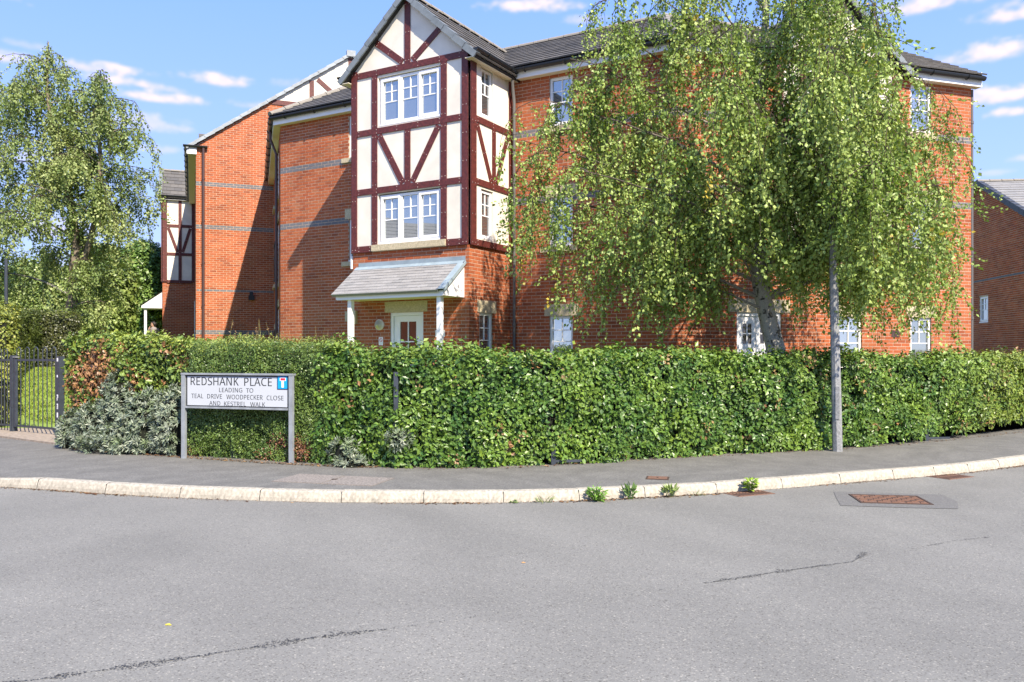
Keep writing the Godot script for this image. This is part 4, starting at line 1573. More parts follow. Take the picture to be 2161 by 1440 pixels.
	rw.tri(g0 + Vector3.UP * 7.95, g1 + Vector3.UP * 7.95, (g0 + g1) / 2 + Vector3.UP * 9.55, (g1 - g0).cross(Vector3.UP).normalized())
	g0 = w3(F, 0); g1 = w3(miter(line, 0, -2 * inside), 0)
	rw.quad(g1, g0, g0 + Vector3.UP * 7.95, g1 + Vector3.UP * 7.95)
	obj("rear_wall", rw, brick_mats[0], bld)
	# gable on the wing, flush
	gable_roof(bld, tiles, xg, 3.12, 0.24, -2.6, 0.26, 7.78, 0.9, mats.verge)
	# eaves and gutters along the three walls, broken at the bay and the gable
	eaves(bld, w3(F, 0), w3(A0, 0), xe.basis.z, 0.19, 7.88, true, 0.0, 0.1)
	eaves(bld, xa * Vector3(0, 0, 0), xa * Vector3(3.98, 0, 0), xa.basis.z, 0.19, 7.88, true, 0.08, 0.0)
	eaves(bld, xa * Vector3(7.15, 0, 0), xa * Vector3(La, 0, 0), xa.basis.z, 0.19, 7.88, true, 0.0, 0.08)
	eaves(bld, xb * Vector3(0, 0, 0), xb * Vector3(2.0, 0, 0), xb.basis.z, 0.19, 7.88, true, 0.08, 0.0)
	eaves(bld, xb * Vector3(5.75, 0, 0), xb * Vector3(Lb, 0, 0), xb.basis.z, 0.19, 7.88, true, 0.0, 0.1)
	var bx := MB.new()
	bx.box(xb, Lb + 0.101, Lb + 0.12, 7.71, 8.05, 0.0, 0.19)
	obj("verge_box", bx, mats.upvc, bld)
	# downpipes
	pipe(bld, [xa * Vector3(7.3, 7.84, 0.25), xa * Vector3(7.3, 7.62, 0.24), xa * Vector3(7.26, 7.25, 0.09), xa * Vector3(7.26, 0.15, 0.09)], 0.036, mats.pipe_grey)
	pipe(bld, [xe * Vector3(7.0, 7.84, 0.25), xe * Vector3(7.0, 7.6, 0.24), xe * Vector3(7.0, 7.2, 0.08), xe * Vector3(7.0, 0.2, 0.08)], 0.036, mats.pipe_brown)
	pipe(bld, [xb * Vector3(Lb + 0.045, 7.7, -0.03), xb * Vector3(Lb + 0.045, 0.2, -0.03)], 0.04, mats.pipe_grey)
	pipe(bld, [xf * Vector3(-0.06, 3.84, -0.03), xf * Vector3(-0.06, 3.55, -0.03)], 0.035, mats.upvc, "vent_pipe")
	lay_bricks(store, 300, func(q): return q.y < 738 and not (q.x > 1235 and q.x < 1960 and q.y < 640) and not (q.x > 1075 and q.x < 1420 and q.y > 200 and q.y < 560 and q.x > 1110))
	lay_tiles(tiles, 300, func(q): return not (q.x > 1290 and q.x < 1960))
	# things fixed to the bay wall under the porch
	var wl = thing("wall_lamp", "round white bulkhead lamp on the brick wall beside the porch door", "wall lamp", xf * Vector3(0.77, 2.27, 0))
	var b := MB.new()
	b.tube([xf * Vector3(0.77, 2.27, -0.02), xf * Vector3(0.77, 2.27, 0.04)], [0.118, 0.118], 28)
	obj("base", b, mats.upvc, wl)
	b = MB.new()
	var pts = []
	var rr = []
	for k in 7:
		var a = PI / 2 * k / 6.0
		pts.append(xf * Vector3(0.77, 2.27, 0.041 + 0.06 * sin(a))); rr.append(maxf(0.108 * cos(a), 0.002))
	b.tube(pts, rr, 28)
	obj("diffuser", b, mats.upvc, wl)
	var ns = thing("no_smoking_sign", "small white no smoking notice below the round porch lamp", "sign", xf * Vector3(0.8, 1.9, 0))
	b = MB.new()
	b.box(xf, 0.74, 0.86, 1.82, 2.0, 0.0, 0.006)
	obj("plate", b, mats.upvc, ns)
	b = MB.new()
	for k in 20:
		var a = TAU * k / 20; var c = TAU * (k + 1) / 20
		b.bar(xf, Vector2(0.8 + cos(a) * 0.038, 1.935 + sin(a) * 0.038), Vector2(0.8 + cos(c) * 0.038, 1.935 + sin(c) * 0.038), 0.009, 0.0062, 0.0075)
	b.bar(xf, Vector2(0.776, 1.96), Vector2(0.824, 1.91), 0.008, 0.0062, 0.0078)
	obj("symbol", b, mats.sign_red, ns)
	var nt = thing("notice_board", "small white notice plate half hidden by a porch post", "notice", xf * Vector3(2.4, 2.05, 0))
	b = MB.new()
	b.box(xf, 2.27, 2.51, 1.99, 2.13, 0.0, 0.008)
	obj("plate", b, mats.upvc, nt)
	b = MB.new()
	for k in 4: b.box(xf, 2.3 + k * 0.022, 2.315 + k * 0.022, 2.02, 2.037, 0.0082, 0.009)
	obj("printed_line", b, mats.ink, nt)

func door(bld, x, u0, v0, u1, v1, double):
	var d = sub("door", bld, x * Vector3((u0 + u1) / 2, v0, 0))
	var fr := MB.new()
	var t = 0.07
	fr.box(x, u0, u0 + t, v0, v1, -0.12, -0.03); fr.box(x, u1 - t, u1, v0, v1, -0.12, -0.03)
	fr.box(x, u0 + t, u1 - t, v1 - t, v1, -0.12, -0.031)
	obj("frame", fr, mats.upvc, d)
	var leaves = [[u0 + t + 0.004, u1 - t - 0.004]]
	if double: leaves = [[u0 + t + 0.004, u0 + t + 0.42], [u0 + t + 0.43, u1 - t - 0.004]]
	for q in leaves:
		var w = q[1] - q[0]
		var a = q[0] + w * 0.21; var b = q[1] - w * 0.21
		var lo = v0 + (v1 - v0) * 0.52; var hi = v1 - t - 0.13
		if double: hi = v1 - t - 0.16; lo = hi - 0.42; a = q[0] + 0.1; b = a + 0.22
		var lf := MB.new()
		sheet(lf, x, PackedVector2Array([Vector2(q[0], v0 + 0.02), Vector2(q[1], v0 + 0.02), Vector2(q[1], v1 - t - 0.004), Vector2(q[0], v1 - t - 0.004)]), [[a, lo, b, hi]], -0.06, 0.03)
		lf.box(x, q[0], q[1], v0 + 0.02, v1 - t - 0.004, -0.1, -0.092)
		obj("leaf_panel", lf, mats.upvc, d)
		var c = (a + b) / 2; var m = (lo + hi) / 2
		for s in [[a, lo, c - 0.012, m - 0.012], [c + 0.012, lo, b, m - 0.012], [a, m + 0.012, c - 0.012, hi], [c + 0.012, m + 0.012, b, hi]]:
			pane(x, s[0], s[1], s[2], s[3], -0.078, d, mats.pane_dark)
		var br := MB.new()
		br.box(x, c - 0.012, c + 0.012, lo, hi, -0.09, -0.062); br.box(x, a, c - 0.012, m - 0.012, m + 0.012, -0.09, -0.063); br.box(x, c + 0.012, b, m - 0.012, m + 0.012, -0.09, -0.063)
		obj("glazing_bars", br, mats.upvc, d)
		var hd := MB.new()
		hd.box(x, q[1] - 0.09, q[1] - 0.06, v0 + 0.95, v0 + 1.15, -0.058, -0.03)
		obj("handle", hd, mats.steel, d)

func porch(bld, x, u0, u1, out):
	var p = sub("porch", bld, x * Vector3((u0 + u1) / 2, 2.8, 0))
	var prof = Transform3D(Basis(x.basis.z, Vector3.UP, -x.basis.x), x * Vector3(u1, 0, 0.002))
	var b := MB.new()
	b.poly(prof, PackedVector2Array([Vector2(0, 2.8), Vector2(out, 2.8), Vector2(out, 2.915), Vector2(0, 3.515)]), 0.0, 0.025)
	obj("cheek", b, mats.upvc, p)
	b = MB.new()
	b.poly(prof, PackedVector2Array([Vector2(0, 2.8), Vector2(out, 2.8), Vector2(out, 2.915), Vector2(0, 3.515)]), u1 - u0 - 0.025, u1 - u0)
	obj("cheek", b, mats.upvc, p)
	b = MB.new()
	b.box(x, u0 + 0.026, u1 - 0.026, 2.79, 2.915, out - 0.024, out)
	obj("fascia", b, mats.upvc, p)
	b = MB.new()
	b.box(x, u0 + 0.026, u1 - 0.026, 2.803, 2.815, 0.004, out - 0.025)
	obj("soffit", b, mats.soffit, p)
	var e0 = x * Vector3(u0 - 0.07, 2.9, out + 0.05)
	var up = (x * Vector3(0, 3.54, 0.0) - x * Vector3(0, 2.9, out + 0.05))
	var L = up.length()
	var ey = up.normalized()
	var sx = Transform3D(Basis(x.basis.x, ey, x.basis.x.cross(ey)), e0)
	b = MB.new()
	b.box(sx, 0, u1 - u0 + 0.1, 0, L, -0.005, 0.008)
	obj("roof_deck", b, mats.deck, p)
	var v = 0.0
	var k = 0
	while v < L - 0.06:
		var i = -1
		while i * 0.26 < u1 - u0 + 0.1:
			var a = maxf(0.0, i * 0.26 + 0.13 * (k % 2) + 0.002)
			var c = minf(u1 - u0 - 0.02, i * 0.26 + 0.13 * (k % 2) + 0.258)
			i += 1
			if c - a < 0.03: continue
			var o := MeshInstance3D.new()
			o.mesh = tile_mesh
			o.material_override = tile_mats[[4, 5, 5, 6, 4][rng.randi() % 5]]
			o.name = "slate"
			p.add_child(o, true)
			var ln = minf(0.15, L - v)
			o.transform = sx * Transform3D(Basis(Vector3.RIGHT, -0.07 + rf(-0.012, 0.012)) * Basis.from_scale(Vector3(c - a, ln, 0.011)), Vector3((a + c) / 2, v + ln / 2, 0.018 + rf(0, 0.003)))
			o.position -= placed(p)
		v += 0.108
		k += 1
	b = MB.new()
	b.box(x, u0 + 0.0, u1 + 0.03, 3.5, 3.66, 0.004, 0.012)
	b.box(sx, 0, u1 - u0 + 0.08, L - 0.1, L + 0.01, 0.026, 0.032)
	obj("lead_flashing", b, mats.lead, p)
	b = MB.new()
	b.box(sx, u1 - u0 - 0.03, u1 - u0 + 0.12, 0.0, L - 0.101, 0.024, 0.036)
	b.box(sx, u1 - u0 + 0.1, u1 - u0 + 0.12, 0.0, L, -0.03, 0.0235)
	obj("verge_flashing", b, mats.lead, p)
	b = MB.new()
	b.box(sx, 0.0, u1 - u0 - 0.031, -0.02, 0.012, -0.03, 0.026)
	obj("eaves_strip", b, tile_mats[6], p)
	for u in [u0 + 0.33, u1 - 0.16]:
		b = MB.new()
		b.box(x, u - 0.05, u + 0.05, 0.1, 2.788, out - 0.16, out - 0.06)
		obj("post", b, mats.upvc, p)
	b = MB.new()
	b.box(x, 0.05, 0.13, 2.3, 2.6, 0.003, 0.07)
	obj("meter_box", b, mats.stone, p)

func lift(x: Transform3D, h) -> Transform3D:
	return Transform3D(x.basis, x.origin + Vector3.UP * h)

# ---------------------------------------------------------------- the block behind, up the slope
func make_rear_building():
	var base = 1.06
	var C0 = Vector2(-10.99, 29.0)
	var dc = Vector2(0.9336, 0.3584).normalized()
	var nc = Vector2(-dc.y, dc.x)      # away from the road
	var W = 10.72
	var bld = thing("apartment_block", "orange brick apartment block with a half timbered gable top, up the slope by the lawn", "apartment building", w3(C0, base))
	var store = []
	var tiles = []
	var x = lift(face(C0, C0 + dc), base)
	var apex = 11.62
	brick_wall(bld, store, x, PackedVector2Array([Vector2(0, 0.0), Vector2(W, 0.0), Vector2(W, 7.85), Vector2(W - 2.6, 9.68), Vector2(2.6, 9.68), Vector2(0, 7.85)]), [], [[1.27, 1.43], [4.97, 5.13], [6.42, 6.58], [2.78, 2.84]], "gable_wall")
	var g := MB.new()
	sheet(g, x, PackedVector2Array([Vector2(2.6, 9.68), Vector2(W - 2.6, 9.68), Vector2(W / 2, apex)]), [], 0.0)
	obj("render_panel", g, mats.cream, bld)
	var s := MB.new()
	board(bld, s, x, Vector2(2.55, 9.62), Vector2(W - 2.55, 9.62), 0.002, 0.17, 0.03)
	for u in [3.95, 5.36, 6.8]:
		board(bld, s, x, Vector2(u, 9.71), Vector2(u, 7.85 + minf(u, W - u) * 0.703 - 0.08), 0.002, 0.16, 0.026)
	board(bld, s, x, Vector2(4.16, 10.62), Vector2(5.27, 9.73), 0.002, 0.16, 0.02)
	board(bld, s, x, Vector2(6.56, 10.62), Vector2(5.45, 9.73), 0.002, 0.16, 0.02)
	tag(obj("screw_heads", s, mats.screw, bld), "", "", "", "stuff")
	# main roof
	var L = 16.0
	var y0 = 7.72
	var r0 = x * Vector3(W / 2, apex + 0.05, 0.1); var r1 = x * Vector3(W / 2, apex + 0.05, -L)
	var roof = sub("main_roof", bld, r0)
	roof_plane(bld, roof, tiles, [x * Vector3(-0.3, y0, -L), x * Vector3(-0.3, y0, 0.1), r0, r1])
	roof_plane(bld, roof, tiles, [x * Vector3(W + 0.3, y0, 0.1), x * Vector3(W + 0.3, y0, -L), r1, r0])
	ridge(roof, r0 + Vector3.UP * 0.03, r1 + Vector3.UP * 0.03, mats.ridge)
	verge(roof, x * Vector3(-0.32, y0, 0.09), r0, x.basis.z, mats.verge_pale, 0.11, 0.36)
	verge(roof, x * Vector3(W + 0.32, y0, 0.09), r0, x.basis.z, mats.verge_pale, 0.11, 0.36)
	var ac := MB.new()
	ac.box(Transform3D(x.basis, r0), -0.16, 0.16, -0.1, 0.12, -0.1, 0.06)
	obj("apex_cap", ac, mats.verge_pale, roof)
	# side wall towards the lawn, and the rest of the shell
	var S1 = C0 + nc * L
	var xs = lift(face(S1, C0), base)
	brick_wall(bld, store, xs, PackedVector2Array([Vector2(0, 0), Vector2(L, 0), Vector2(L, 7.85), Vector2(0, 7.85)]), [[L - 8.6, 1.0, L - 7.5, 2.9]], [[1.27, 1.43]], "side_wall")
	window(bld, xs, L - 8.6, 1.0, L - 7.5, 2.9, [[0.0, 0.5, true], [0.5, 1.0, true]], 0.0)
	eaves(bld, w3(S1, 0), w3(C0, 0), xs.basis.z, 0.26, y0 + base + 0.06, true, 0.0, 0.0)
	var sh := MB.new()
	var q0 = x * Vector3(W, 0, 0); var q1 = x * Vector3(W, 0, -L); var q2 = x * Vector3(0, 0, -L)
	sh.quad(q0, q1, q1 + Vector3.UP * 7.85, q0 + Vector3.UP * 7.85)
	sh.quad(q1, q2, q2 + Vector3.UP * 7.85, q1 + Vector3.UP * 7.85)
	sh.tri(q1 + Vector3.UP * 7.85, q2 + Vector3.UP * 7.85, r1, -x.basis.z)
	obj("rear_wall", sh, brick_mats[0], bld)
	# eaves return, gutter end and downpipe at the corner
	var rt := MB.new()
	rt.box(x, -0.3, 0.02, 7.52, 7.74, -0.1, 0.06)
	obj("verge_box", rt, mats.upvc, bld)
	gutter(bld, x * Vector3(-0.42, 7.8, 0.1), x * Vector3(0.38, 7.8, 0.1), x.basis.z)
	pipe(bld, [x * Vector3(0.24, 7.74, 0.1), x * Vector3(0.24, 7.4, 0.08), x * Vector3(0.24, 0.1, 0.08)], 0.045, mats.pipe_brown)
	# the bay on the side wall, seen from its flank
	var k = 10.8
	var D0 = C0 + nc * k - dc * 1.4
	var xd = lift(face(D0, D0 + dc * 1.4), base)
	timber_side(bld, xd, 1.4, 0.03, false, 3.95)
	brick_wall(bld, store, xd, PackedVector2Array([Vector2(0, 0), Vector2(1.4, 0), Vector2(1.4, 3.95), Vector2(0, 3.95)]), [], [], "bay_side_wall")
	var D1 = D0 + nc * 3.12
	var xfr = lift(face(D1, D0), base)
	brick_wall(bld, store, xfr, PackedVector2Array([Vector2(0, 0), Vector2(3.12, 0), Vector2(3.12, 3.95), Vector2(0, 3.95)]), [], [], "bay_wall")
	timber_front(bld, xfr, 3.12, 0.03, false, 3.95)
	gable_roof(bld, tiles, xfr, 3.12, 0.16, -3.6, 0.22, 7.78, 0.9, mats.verge)
	eaves(bld, w3(D0, 0), w3(D0 + dc * 1.4, 0), xd.basis.z, 0.18, 7.9 + base, true, 0.16, 0.0)
	# porch of that bay
	var pr = sub("porch", bld, xfr * Vector3(1.5, 2.8, 0))
	for e in [[0.15, 0.18], [2.94, 2.97]]:
		var pf = Transform3D(Basis(xfr.basis.z, Vector3.UP, -xfr.basis.x), xfr * Vector3(e[1], 0, 0.002))
		var b := MB.new()
		b.poly(pf, PackedVector2Array([Vector2(0, 2.72), Vector2(0.9, 2.72), Vector2(0.9, 2.85), Vector2(0, 3.5)]), 0.0, 0.03)
		obj("cheek", b, mats.upvc, pr)
	var b2 := MB.new()
	b2.box(xfr, 0.181, 2.939, 2.72, 2.85, 0.87, 0.9); b2.box(xfr, 0.181, 2.939, 2.725, 2.74, 0.0, 0.869)
	obj("fascia", b2, mats.upvc, pr)
	var b3 := MB.new()
	b3.quad(xfr * Vector3(0.05, 2.84, 0.96), xfr * Vector3(3.05, 2.84, 0.96), xfr * Vector3(3.05, 3.54, 0.0), xfr * Vector3(0.05, 3.54, 0.0))
	obj("slate_slope", b3, tile_mats[4], pr)
	for u in [0.3, 2.8]:
		var b4 := MB.new()
		b4.box(xfr, u - 0.055, u + 0.055, -0.2, 2.719, 0.68, 0.79)
		obj("post", b4, mats.upvc, pr)
	# roof of the wing beyond, higher up
	var h0 = x * Vector3(0.2, 10.6, -13.0); var h1 = x * Vector3(4.0, 10.6, -13.0); var h2 = x * Vector3(4.0, 12.0, -15.2); var h3 = x * Vector3(0.2, 12.0, -15.2)
	var wing = sub("wing_roof", bld, h0)
	roof_plane(bld, wing, tiles, [h0, h1, h2, h3])
	var ww := MB.new()
	ww.box(x, 0.5, 4.0, 0.0, 10.55, -15.1, -13.3)
	obj("wing_wall", ww, brick_mats[2], bld)
	lay_bricks(store, 300, func(q): return q.y < 690 and q.x < 575 and q.x > 345)
	lay_tiles(tiles, 160, func(q): return q.x > 340 and q.x < 450 and q.y > 268 and q.y < 408)
	# security light on the gable wall
	var sl = thing("security_light", "small black security light on the orange gable wall", "security light", x * Vector3(1.84, 2.6, 0.05))
	var b5 := MB.new()
	b5.box(x, 1.74, 1.94, 2.5, 2.66, 0.03, 0.16)
	obj("housing", b5, mats.black, sl)
	b5 = MB.new()
	b5.box(x, 1.78, 1.9, 2.661, 2.78, 0.0, 0.08)
	obj("bracket", b5, mats.black, sl)
	# television aerial on the bay roof
	var ta = thing("roof_aerial", "thin television aerial at the eaves of the distant timbered bay", "aerial", xd * Vector3(-0.2, 7.9, 0.2))
	var b6 := MB.new()
	b6.tube([xd * Vector3(-0.22, 7.8, 0.2), xd * Vector3(-0.22, 8.35, 0.2)], [0.014, 0.014], 6)
	obj("mast", b6, mats.pipe_grey, ta)
	b6 = MB.new()
	b6.tube([xd * Vector3(-0.5, 8.3, 0.2), xd * Vector3(0.05, 8.3, 0.2)], [0.012, 0.012], 6)
	for e in 6: b6.tube([xd * Vector3(-0.5 + e * 0.11, 8.12, 0.2), xd * Vector3(-0.5 + e * 0.11, 8.48, 0.2)], [0.008, 0.008], 5)
	obj("antenna", b6, mats.pipe_grey, ta)

# ---------------------------------------------------------------- the house past the wing
func make_far_house():
	var P = Vector2(17.98, 36.4)
	var Q = Vector2(16.85, 24.1)
	var bld = thing("brick_house", "dark red brick house with grey tiled roof past the end of the apartment block", "house", w3(Q, 0.2))
	var store = []
	var tiles = []
	var x = face(P, Q)
	var W = P.distance_to(Q)
	var c = W * 0.425
	var apex = 8.0
	var slope = 0.5
	brick_wall(bld, store, x, PackedVector2Array([Vector2(0, 0.1), Vector2(W, 0.1), Vector2(W, apex - (W - c) * slope), Vector2(c, apex), Vector2(0, apex - c * slope)]), [[c - 0.05, 2.84, c + 0.62, 3.78]], [[4.35, 4.44]], "gable_wall", 0.0, 1)
	window(bld, x, c - 0.05, 2.84, c + 0.62, 3.78, [[0.0, 1.0, true]], -0.04)
	var dx = Vector2(x.basis.x.x, -x.basis.x.z)
	var back = Vector2(-dx.y, dx.x)
	var L = 11.0
	var r0 = x * Vector3(c, apex + 0.06, 0.12); var r1 = x * Vector3(c, apex + 0.06, -L)
	var roof = sub("main_roof", bld, r0)
	var e0 = x * Vector3(-0.4, apex - (c + 0.4) * slope + 0.06, 0.12); var e1 = x * Vector3(W + 0.4, apex - (W - c + 0.4) * slope + 0.06, 0.12)
	var off = x.basis.z * (-L - 0.12)
	roof_plane(bld, roof, tiles, [e1, e1 + off, r1, r0], 0.33, 0.3, 0.03, [4, 4, 6, 6])
	roof_plane(bld, roof, tiles, [e0 + off, e0, r0, r1], 0.33, 0.3, 0.03, [4, 6])
	ridge(roof, r0 + Vector3.UP * 0.03, r1 + Vector3.UP * 0.03, mats.ridge)
	verge(roof, e1, r0, x.basis.z, mats.verge_dark, 0.2, 0.34)
	verge(roof, e0, r0, x.basis.z, mats.verge_dark, 0.2, 0.34)
	var sh := MB.new()
	var a = x * Vector3(W, 0, 0); var b = x * Vector3(W, 0, -L); var d = x * Vector3(0, 0, -L); var e = x * Vector3(0, 0, 0)
	sh.quad(a, b, b + Vector3.UP * (apex - (W - c) * slope), a + Vector3.UP * (apex - (W - c) * slope))
	sh.quad(d, e, e + Vector3.UP * (apex - c * slope), d + Vector3.UP * (apex - c * slope))
	sh.quad(b, d, d + Vector3.UP * (apex - c * slope), b + Vector3.UP * (apex - (W - c) * slope))
	obj("rear_wall", sh, brick_mats[4], bld)
	lay_bricks(store, 200, func(q): return q.y < 735 and q.x > 2058)
	lay_tiles(tiles, 60, func(q): return q.y > 385)

# ---------------------------------------------------------------- street furniture
func make_lamp_post():
	var base = Vector3(5.02, 0.118, -12.86)
	var t = thing("lamp_post", "tall grey eight sided steel column rising from the pavement through the birch crown", "lamp post", base)
	var b := MB.new()
	var top = base + Vector3(-0.14, 6.2, 0)
	b.tube([base + Vector3(0, -0.1, 0), base.lerp(top, 0.12), base.lerp(top, 0.45), top], [0.076, 0.073, 0.061, 0.045], 8)
	# flat faces: rebuild with hard edges
	var f := MB.new()
	for k in range(0, b.v.size(), 3):
		var n = (b.v[k + 2] - b.v[k]).cross(b.v[k + 1] - b.v[k]).normalized()
		f.v.append_array(PackedVector3Array([b.v[k], b.v[k + 1], b.v[k + 2]])); f.n.append_array(PackedVector3Array([n, n, n])); f.c.append_array(PackedColorArray([Color.WHITE, Color.WHITE, Color.WHITE]))
	obj("column", f, mats.steel, t)
	b = MB.new()
	b.tube([top + Vector3(0, -0.2, 0), top + Vector3(0, -0.19, 0), top + Vector3(0, 0.02, 0), top + Vector3(0, 0.06, 0)], [0.055, 0.068, 0.068, 0.05], 14)
	obj("cap", b, mats.steel, t)
	b = MB.new()
	b.tube([top + Vector3(0, -0.26, 0), top + Vector3(0, -0.22, 0)], [0.066, 0.066], 14)
	obj("collar", b, mats.pipe_grey, t)
	var x = Transform3D(Basis(Vector3(0.92, 0, 0.39), Vector3.UP, Vector3(-0.39, 0, 0.92)), base)
	b = MB.new()
	b.box(x, -0.027, 0.027, 0.5, 1.0, 0.074, 0.0835)
	obj("access_door", b, mats.steel, t)
	b = MB.new()
	b.tube([base + Vector3(-0.012, 1.62, 0), base + Vector3(-0.012, 1.635, 0)], [0.084, 0.084], 8)
	obj("strap", b, mats.pipe_grey, t)

func make_street_sign():
	var P = Vector2(-4.74, 12.0); var Q = Vector2(-2.99, 11.42)
	var x = face(P, Q)
	var W = P.distance_to(Q)
	var t = thing("street_sign", "white street sign on two grey posts reading REDSHANK PLACE, with a blue road panel", "street sign", w3(P, 0.12))
	for u in [0.0, W - 0.075]:
		var b := MB.new()
		b.box(x, u + (0.0 if u < 0.1 else 0.015), u + (0.062 if u < 0.1 else 0.075), 0.1, 1.33, -0.015, 0.03)
		obj("post", b, mats.sign_frame, t)
	var v0 = 0.845; var v1 = 1.335
	var p := MB.new()
	p.box(x, 0.076, W - 0.076, v0 + 0.02, v1 - 0.02, -0.02, 0.008)
	obj("panel", p, mats.sign_white, t)
	p = MB.new()
	p.box(x, -0.005, W + 0.005, v1 - 0.014, v1 + 0.012, -0.05, 0.036)
	p.box(x, 0.076, W - 0.076, v0, v0 + 0.026, -0.045, 0.034)
	obj("frame", p, mats.sign_frame, t)
	p = MB.new()
	p.box(x, 0.0765, W - 0.0765, v1 - 0.037, v1 - 0.0145, 0.0085, 0.0105); p.box(x, 0.0765, W - 0.0765, v0 + 0.0265, v0 + 0.041, 0.0085, 0.0105)
	p.box(x, 0.0765, 0.091, v0 + 0.0412, v1 - 0.0372, 0.0085, 0.0105); p.box(x, W - 0.0915, W - 0.0765, v0 + 0.0412, v1 - 0.0372, 0.0085, 0.0105)
	obj("black_border", p, mats.ink, t)
	var font := SystemFont.new()
	font.font_names = PackedStringArray(["Droid Sans"])
	var a = 0.075; var s = W - 0.15
	var u = func(k): return a + s * (k - 62.0) / (1985.0 - 62.0)
	var v = func(k): return v1 - 0.01 - (k - 90.0) / (645.0 - 90.0) * (v1 - v0 - 0.02)
	text_on("lettering", "REDSHANK", x, u.call(145), u.call(1068), v.call(268), v.call(134), 0.0085, font, mats.ink, t)
	text_on("lettering", "PLACE", x, u.call(1172), u.call(1682), v.call(270), v.call(136), 0.0085, font, mats.ink, t)
	text_on("lettering", "LEADING", x, u.call(697), u.call(1135), v.call(380), v.call(308), 0.0085, font, mats.ink_grey, t)
	text_on("lettering", "TO", x, u.call(1205), u.call(1340), v.call(382), v.call(310), 0.0085, font, mats.ink_grey, t)
	text_on("lettering", "TEAL", x, u.call(158), u.call(390), v.call(488), v.call(414), 0.0085, font, mats.ink_grey, t)
	text_on("lettering", "DRIVE", x, u.call(468), u.call(752), v.call(490), v.call(416), 0.0085, font, mats.ink_grey, t)
	text_on("lettering", "WOODPECKER", x, u.call(835), u.call(1515), v.call(496), v.call(420), 0.0085, font, mats.ink_grey, t)
	text_on("lettering", "CLOSE", x, u.call(1588), u.call(1895), v.call(499), v.call(424), 0.0085, font, mats.ink_grey, t)
	text_on("lettering", "AND", x, u.call(505), u.call(720), v.call(602), v.call(532), 0.0085, font, mats.ink_grey, t)
	text_on("lettering", "KESTREL", x, u.call(792), u.call(1205), v.call(608), v.call(535), 0.0085, font, mats.ink_grey, t)
	text_on("lettering", "WALK", x, u.call(1283), u.call(1560), v.call(610), v.call(537), 0.0085, font, mats.ink_grey, t)
	var bp = sub("no_through_road_panel", t, x * Vector3(u.call(1878), v.call(215), 0.01))
	p = MB.new()
	p.box(x, u.call(1781), u.call(1974), v.call(322), v.call(104), 0.0108, 0.0125)
	obj("navy_edge", p, mats.sign_navy, bp)
	p = MB.new()
	p.box(x, u.call(1794), u.call(1964), v.call(308), v.call(114), 0.0127, 0.0138)
	obj("blue_field", p, mats.sign_blue, bp)
	p = MB.new()
	p.box(x, u.call(1862), u.call(1904), v.call(290), v.call(182), 0.014, 0.0148)
	p.box(x, u.call(1832), u.call(1940), v.call(181), v.call(130), 0.014, 0.0148)
	obj("white_stem", p, mats.upvc, bp)
	p = MB.new()
	p.box(x, u.call(1845), u.call(1928), v.call(174), v.call(138), 0.015, 0.0158)
	obj("red_bar", p, mats.sign_red, bp)

func bow(parent, x: Transform3D, u, w, v0, v1, z):
	# one rod bent into a hoop: up, over and down again
	var pts = [x * Vector3(u, v0, z)]
	for k in 9:
		var a = PI - PI * k / 8
		pts.append(x * Vector3(u + w / 2 + cos(a) * w / 2, v1 + sin(a) * w / 2, z))
	pts.append(x * Vector3(u + w, v0, z))
	var rr = []
	for p in pts: rr.append(0.0095)
	var b := MB.new()
	b.tube(pts, rr, 7)
	obj("bow_topped_bar", b, mats.railing, parent)

